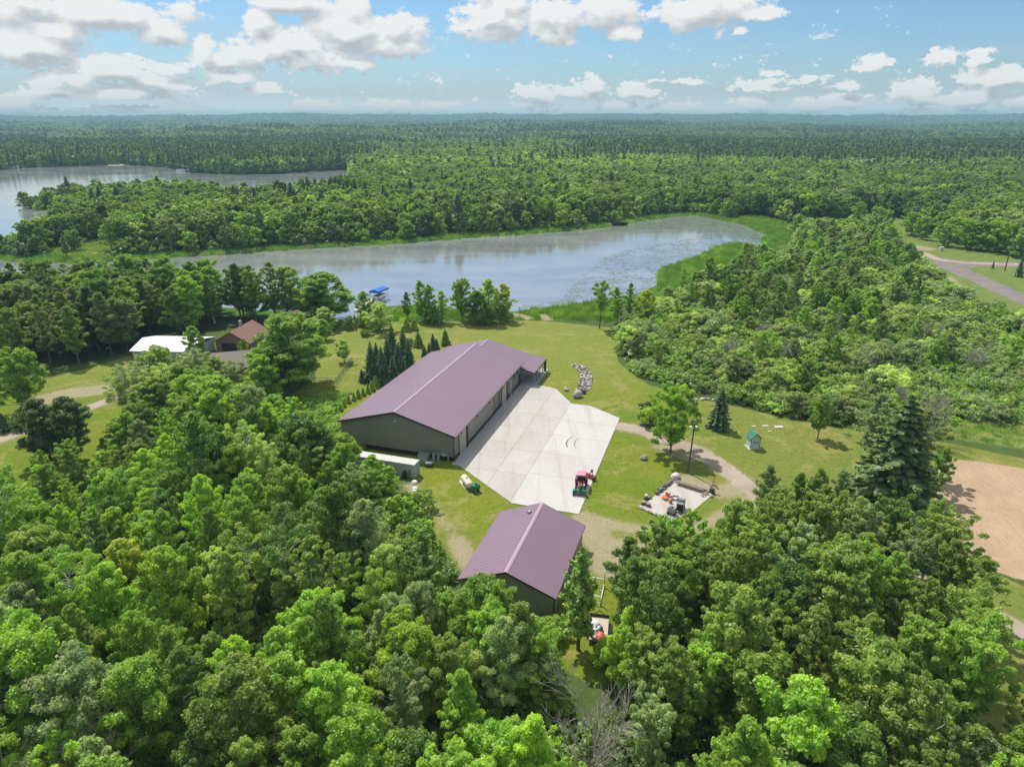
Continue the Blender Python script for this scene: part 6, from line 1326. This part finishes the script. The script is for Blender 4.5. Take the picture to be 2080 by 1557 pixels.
# --- the woodland beyond: everything not built tree by tree
YARDS = rg([(190, 745), (262, 700), (300, 684), (430, 655), (600, 645), (660, 700), (640, 900), (300, 960), (-300, 1080), (-300, 800), (0, 780)])
VERGE = rg([(1870, 530), (1940, 585), (2300, 690), (2300, 760), (2000, 665), (1890, 600)])
SHORE = rg([(640, 655), (800, 606), (1310, 580), (1350, 530), (1420, 560), (1400, 600), (1345, 628), (1300, 655), (1262, 672), (1240, 690), (700, 700), (640, 690)])
def landmask(x, y, ind=True):
    m_ = (sdf(POND, x, y) < -5) & (sdf(LAKE, x, y) < -2.5)
    for P_, mg in ((LAWN, 1), (LAWN2, 1), (SHORE, 0), (YARDS, 0), (VERGE, 0), (MEADOW, 0), (PENMEADOW, 0), (CLEAR, 1), (MARSH, 0), (MARSH2, 1), (NEARREED, 0), (FIELD, 3), (F_NEAR, 2), (F_LEFT, 2), (SWAMP, 1.5)): m_ &= sdf(P_, x, y) < -mg
    m_ &= ~inside(np.array(GP(ROAD)), x, y)
    for q in cabins: m_ &= np.hypot(x - q[0], y - q[1]) > q[2]
    return m_
cabins = [(*G(1168, 404), 9), (*G(1210, 408), 11), (*G(1250, 406), 9), (*G(1206, 416), 6), (*G(1304, 408), 4), (*G(1686, 412), 6)]
def species(x, y, n, g, far):
    """species index, colours and height factor by place"""
    px_, py_ = PX(x, y); nz = fbm(x, y, 170 if not far else 700); nz2 = fbm(y + 40, x, 60 if not far else 260)
    dark = np.zeros(n); py_ = py_ + 9 * nz + 5 * nz2; px_ = px_ + 60 * nz
    r = np.hypot(x, y)
    dark += ((py_ > 290) & (py_ < 345) & (px_ < 700)) * .75 + ((py_ < 352) & (px_ > 1180) & (py_ > 300)) * .85 * sm(px_, 1100, 1400) + ((r > 1100) * (nz > .35)) * .6 + (nz2 > 1.1) * .35
    dark += ((px_ > 480) & (px_ < 720) & (py_ > 400) & (py_ < 460)) * .4
    con = g.random(n) < np.clip(dark, .03, .9)
    col, _ = tone_cols(['mid green', 'bright green', 'deep green', 'lime green', 'grey green', 'olive green', 'pale green'], [.34, .24, .16, .07, .07, .08, .04], n, g)
    col = col * (1 + .16 * nz2[:, None]).clip(.7, 1.35) * (1 + .10 * nz[:, None] * np.array([1.4, 1, .6]))
    cc, _ = tone_cols(['dark green', 'blue green', 'deep green', 'mid green'], [.36, .18, .32, .14], n, g); cc = cc * (1.3 if far else 1.0)
    fade = .74 - .24 * sm(r, 450, 1600)
    return con, np.where(con[:, None], cc, col) * fade[:, None]
# middle distance
g = np.random.default_rng(5); PT = []
x, y = jgrid(-480, 520, 150, 620, 6.0, g); m_ = (np.abs(x) < y * .82 + 15) & landmask(x, y); x, y = x[m_], y[m_]; n = len(x)
con, col = species(x, y, n, g, False)
near_w = np.minimum(-sdf(POND, x, y), -sdf(LAKE, x, y)); roadside = sdf(CLEAR, x, y)
h = g.uniform(.82, 1.18, n) * (1 - .30 * (near_w < 13)); w = h * g.uniform(1.0, 1.3, n)
idx = np.where(con, np.where(g.random(n) < .6, 4, 5), g.choice(4, n)); sh = (near_w < 11) & (g.random(n) < .45); idx = np.where(sh, 6, idx); h = np.where(sh, g.uniform(.8, 1.4, n), h); w = np.where(sh, h * 1.1, w)
P3 = np.stack([x, y, terrain(x, y) - .1], 1); S3 = np.stack([w, w, h], 1)
K2I = {'maple_a': 0, 'maple_b': 1, 'maple_c': 2, 'aspen_a': 1, 'aspen_b': 3, 'aspen_c': 3, 'birch_a': 1, 'birch_b': 0, 'poplar_a': 1, 'poplar_b': 0, 'poplar_c': 2, 'oak_a': 0, 'oak_b': 2, 'pine_a': 5, 'spruce_a': 4, 'spruce_b': 4, 'shrub_a': 6, 'shrub_b': 6, 'shrub_c': 6}
NH = [12, 13, 11.5, 13.5, 13, 15, 4.2]
wild_pts = [(q[1], q[2], K2I[q[0]], q[3] / NH[K2I[q[0]]], q[4], TONES[q[5]]) for q in rest]
# roadside clearing trees and a few on the small meadow
for a, b_, hh in ((1740, 455, .9), (1778, 462, .85), (1800, 470, .8), (1850, 478, .9), (1872, 486, .85), (1908, 482, .95), (1915, 500, .8), (1935, 492, .9), (1960, 505, 1), (1990, 508, 1), (2020, 512, 1.05), (2050, 518, 1), (2075, 524, .95), (1890, 470, 1), (1700, 448, 1),
                  (78, 500, .75), (105, 497, .8), (152, 508, .7), (135, 482, 1), (235, 508, 1.0), (1516, 530, .6), (1500, 548, .5)):
    gx_, gy_ = G(a, b_); wild_pts.append((gx_, gy_, int(g.choice(4)), hh * .95, 1.15, TONES['mid green' if a > 1000 else 'deep green']))
for a, b_ in ((2068, 562), (2092, 560), (2016, 545)): gx_, gy_ = G(a, b_); wild_pts.append((gx_, gy_, 4, .5 if a > 2050 else .2, 1.3, TONES['blue green']))
wp = wild_pts; P3 = np.concatenate([P3, [(q[0], q[1], -.05) for q in wp]]); S3 = np.concatenate([S3, [(q[3] * q[4], q[3] * q[4], q[3]) for q in wp]]); idx = np.concatenate([idx, [q[2] for q in wp]]); col = np.concatenate([col, [q[5] for q in wp]])
scatter('woodland', P3, g.uniform(0, 6.28, len(P3)), S3, idx, col, MID)
# far forest to the horizon
pts_, scs, ids_, cols_ = [], [], [], []
for r0, r1, s, wsc, hsc in ((600, 1000, 6.6, 1.1, 1.05), (1000, 1800, 9.0, 1.45, 1.12), (1800, 3200, 15, 2.3, 1.3), (3200, 5200, 26, 3.8, 1.5), (5200, 7300, 42, 6, 1.7)):
    x, y = jgrid(-r1 * .75, r1 * .75, r0 * .7, r1, s, g, .42); r = np.hypot(x, y); m_ = (np.abs(x) < y * .80 + 20) & (r < r1)
    m_ &= (r >= r0) if r0 > 600 else (y > 620); x, y = x[m_], y[m_]
    if r0 < 1800: m_ = landmask(x, y); x, y = x[m_], y[m_]
    if r0 > 600 and False: pass
    n = len(x); con, col = species(x, y, n, g, True); i_ = np.where(con, np.where(g.random(n) < .3, 3, 4), g.choice(3, n)); h = g.uniform(.8, 1.2, n) * hsc; w = wsc * g.uniform(.85, 1.2, n) * np.where(con, 1.15, 1)
    pts_.append(np.stack([x, y, terrain(x, y) - .5], 1)); scs.append(np.stack([w, w, h], 1)); ids_.append(i_); cols_.append(col)
P3 = np.concatenate(pts_); scatter('distant_forest', P3, g.uniform(0, 6.28, len(P3)), np.concatenate(scs), np.concatenate(ids_), np.concatenate(cols_), FARP)

# --- undergrowth, reeds, tall grass, lily pads
def tuft(name, seed, n, h, r, w):
    g_ = np.random.default_rng(seed); a = g_.uniform(0, 6.283, n); d = r * np.sqrt(g_.random(n)); bx = np.stack([d * np.cos(a), d * np.sin(a), np.zeros(n)], 1)
    le = g_.normal(size=(n, 2)) * .18 * h; hh = h * g_.uniform(.6, 1.15, n); t = np.stack([bx[:, 0] + le[:, 0], bx[:, 1] + le[:, 1], hh], 1); th = g_.uniform(0, 6.283, n); sx = np.stack([np.cos(th), np.sin(th), 0 * th], 1) * w
    V = np.stack([bx - sx, bx + sx, t + sx * .15, t - sx * .15], 1).reshape(-1, 3); me = bpy.data.meshes.new(name); me.from_pydata(V.tolist(), [], [tuple(range(4 * i, 4 * i + 4)) for i in range(n)]); me.materials.append(M['reed'])
    at_ = me.attributes.new('tone', 'FLOAT', 'FACE'); at_.data.foreach_set('value', np.clip(.5 + .25 * g_.normal(size=n), 0, 1).astype(np.float32)); return proto(name, me)
TUF = [tuft('reed_tuft', 1, 90, 1.5, 1.3, .05), tuft('reed_tuft_b', 2, 80, 1.2, 1.2, .05), tuft('grass_tuft', 3, 110, .55, 1.0, .035)]
BUSH = [proto(n, m[0]) for n, m in (('bush_a', broadleaf('bush_a', 51, 1.6, 1.3, .02, 'dome', 14, 420, .24, .42, merged=True, limbs=False, multi=3)), ('bush_b', broadleaf('bush_b', 52, 1.2, 1.6, .02, 'dome', 16, 460, .22, .38, merged=True, limbs=False, multi=3)))]
def cover(name, polys, s, idxs, tones, pr, protos, hs=(.7, 1.2), extra=None, seed=1, z=-.05, bounds=None, coladd=1.0):
    g_ = np.random.default_rng(seed); X_, Y_ = [], []
    for P_ in polys:
        b0, b1 = P_.min(0), P_.max(0)
        if bounds: b0 = np.maximum(b0, bounds[:2]); b1 = np.minimum(b1, bounds[2:])
        x, y = jgrid(b0[0], b1[0], b0[1], b1[1], s, g_, .5); m_ = inside(P_, x, y); X_.append(x[m_]); Y_.append(y[m_])
    x, y = np.concatenate(X_), np.concatenate(Y_); m_ = (np.abs(x) < y * .82 + 6) & (dirt_sd(x, y) < -.4)
    if extra is not None: m_ &= extra(x, y)
    x, y = x[m_], y[m_]; n = len(x); c_, _ = tone_cols(tones, pr, n, g_); h = g_.uniform(*hs, n)
    scatter(name, np.stack([x, y, np.full(n, z)], 1), g_.uniform(0, 6.28, n), np.stack([h, h, h * g_.uniform(.8, 1.15, n)], 1), g_.choice(idxs, n), c_ * coladd, protos)
TONES.update({'reed green': (0.060, 0.128, 0.012), 'reed pale': (0.100, 0.145, 0.026), 'straw': (0.22, 0.22, 0.08)})
ring = np.array(GP([(-150, 560), (-150, 512), (100, 520), (250, 514), (400, 506), (600, 494), (800, 482), (1000, 468), (1200, 456), (1300, 436), (1400, 424), (1500, 428), (1580, 440), (1580, 470), (1400, 520), (900, 560), (300, 590)]))
cover('reeds', [ring], 2.2, [0, 1], ['reed green', 'mid green', 'reed pale'], [.6, .15, .25], TUF, (.8, 1.15), lambda x, y: (sdf(POND, x, y) < 1.5) & (sdf(POND, x, y) > -10) & ~inside(MARSH, x, y) & (dist_line(GP([(1196, 443), (1256, 459)]), x, y, False) > 3.2), seed=4)
cover('marsh_reeds', [MARSH, MARSH2, NEARREED], 1.5, [0, 1], ['reed green', 'bright green', 'reed pale'], [.6, .2, .2], TUF, (.7, 1.05), lambda x, y: sdf(POND, x, y) < 1.2, seed=5)
cover('tall_grass', [MEADOW, PENMEADOW], 1.7, [2], ['reed pale', 'straw', 'mid green', 'reed green'], [.4, .2, .2, .2], TUF, (.7, 1.3), seed=6, bounds=(-400, 60, 140, 420))
cover('garden_weeds', [WEEDS], 1.1, [0, 1], ['bright green', 'mid green', 'pale green'], [.4, .3, .3], BUSH, (.35, .62), seed=7)
THK = np.array(GP([(1262, 672), (1266, 722), (1298, 760), (1400, 790), (1490, 815), (1600, 846), (1700, 862), (1850, 868), (1960, 860), (2080, 852), (2500, 870), (2700, 790), (2140, 690), (1950, 606), (1850, 520), (1740, 450), (1620, 450), (1612, 500), (1560, 532), (1500, 548), (1390, 588), (1338, 622), (1292, 648)]))
cover('undergrowth', [THK], 2.3, [0, 1], ['grey green', 'mid green', 'olive green', 'pale green', 'brown green', 'bright green'], [.26, .2, .16, .14, .12, .12], BUSH, (.8, 1.7), seed=8)
cover('wood_undergrowth', [F_NEAR, np.array(GP([(835, 1010), (862, 1020), (880, 1080), (905, 1140), (960, 1190), (950, 1310), (880, 1240), (800, 1085)]))], 1.9, [0, 1], ['deep green', 'mid green', 'bright green', 'olive green'], [.35, .35, .15, .15], BUSH, (.6, 1.5), lambda x, y: ~inside(GARP, x, y), seed=9, bounds=(-75, 26, 75, 110))
cover('thicket_grass', [THK], 3.0, [2, 1], ['reed pale', 'reed green', 'straw', 'bright green'], [.35, .3, .1, .25], TUF, (.8, 1.5), lambda x, y: fbm(y, x + 30, 34) > .6, seed=18)
# lily pads
g_ = np.random.default_rng(15); LP = [np.array(GP(q)) for q in (
    [(1120, 626), (1180, 560), (1230, 520), (1290, 500), (1370, 490), (1420, 478), (1500, 492), (1470, 503), (1410, 522), (1350, 545), (1340, 575), (1300, 594), (1240, 606), (1180, 616), (1100, 626)],
    [(1200, 470), (1300, 448), (1380, 436), (1470, 444), (1540, 470), (1540, 490), (1500, 494), (1460, 468), (1380, 462), (1300, 466), (1240, 474)],
    [(300, 530), (500, 515), (700, 503), (1000, 482), (1200, 468), (1200, 474), (1000, 488), (700, 510), (500, 522), (320, 536)], [(1040, 640), (1060, 618), (1180, 606), (1250, 606), (1180, 620), (1100, 630)])]
xs_, ys_, ss_ = [], [], []
for j, P_ in enumerate(LP):
    b0, b1 = P_.min(0), P_.max(0); n = (15000, 9000, 5000, 1500)[j]; x = g_.uniform(b0[0], b1[0], n * 2); y = g_.uniform(b0[1], b1[1], n * 2); m_ = inside(P_, x, y) & (sdf(POND, x, y) > -.5) & (fbm(x, y, 14) + .6 * fbm(y, x, 5) > (-.2, -.7, -.6, -.2)[j] + .7 * g_.normal(size=n * 2) * .5)
    xs_.append(x[m_]); ys_.append(y[m_]); ss_.append(g_.uniform(.12, .34, m_.sum()) * (1, 1.6, 1.5, 1)[j])
x, y, s_ = map(np.concatenate, (xs_, ys_, ss_)); n = len(x); ang = g_.uniform(0, 6.28, n)
V = np.stack([np.stack([x + s_ * np.cos(ang + k * math.pi / 2.5), y + s_ * .8 * np.sin(ang + k * math.pi / 2.5), np.full(n, -.17) + .008 * g_.random(n)], 1) for k in range(5)], 1).reshape(-1, 3)
me = bpy.data.meshes.new('lily_pads'); me.vertices.add(5 * n); me.loops.add(5 * n); me.polygons.add(n); me.vertices.foreach_set('co', V.ravel()); me.loops.foreach_set('vertex_index', np.arange(5 * n, dtype=np.int32)); me.polygons.foreach_set('loop_start', (np.arange(n) * 5).astype(np.int32)); me.update(calc_edges=True)
me.materials.append(mat('lily_leaf', (0.20, 0.25, 0.16), .28, var=.3, vscale=.3, spec=.7)); o = bpy.data.objects.new('lily_pads', me); COL.link(o); tag(o, kind='stuff')
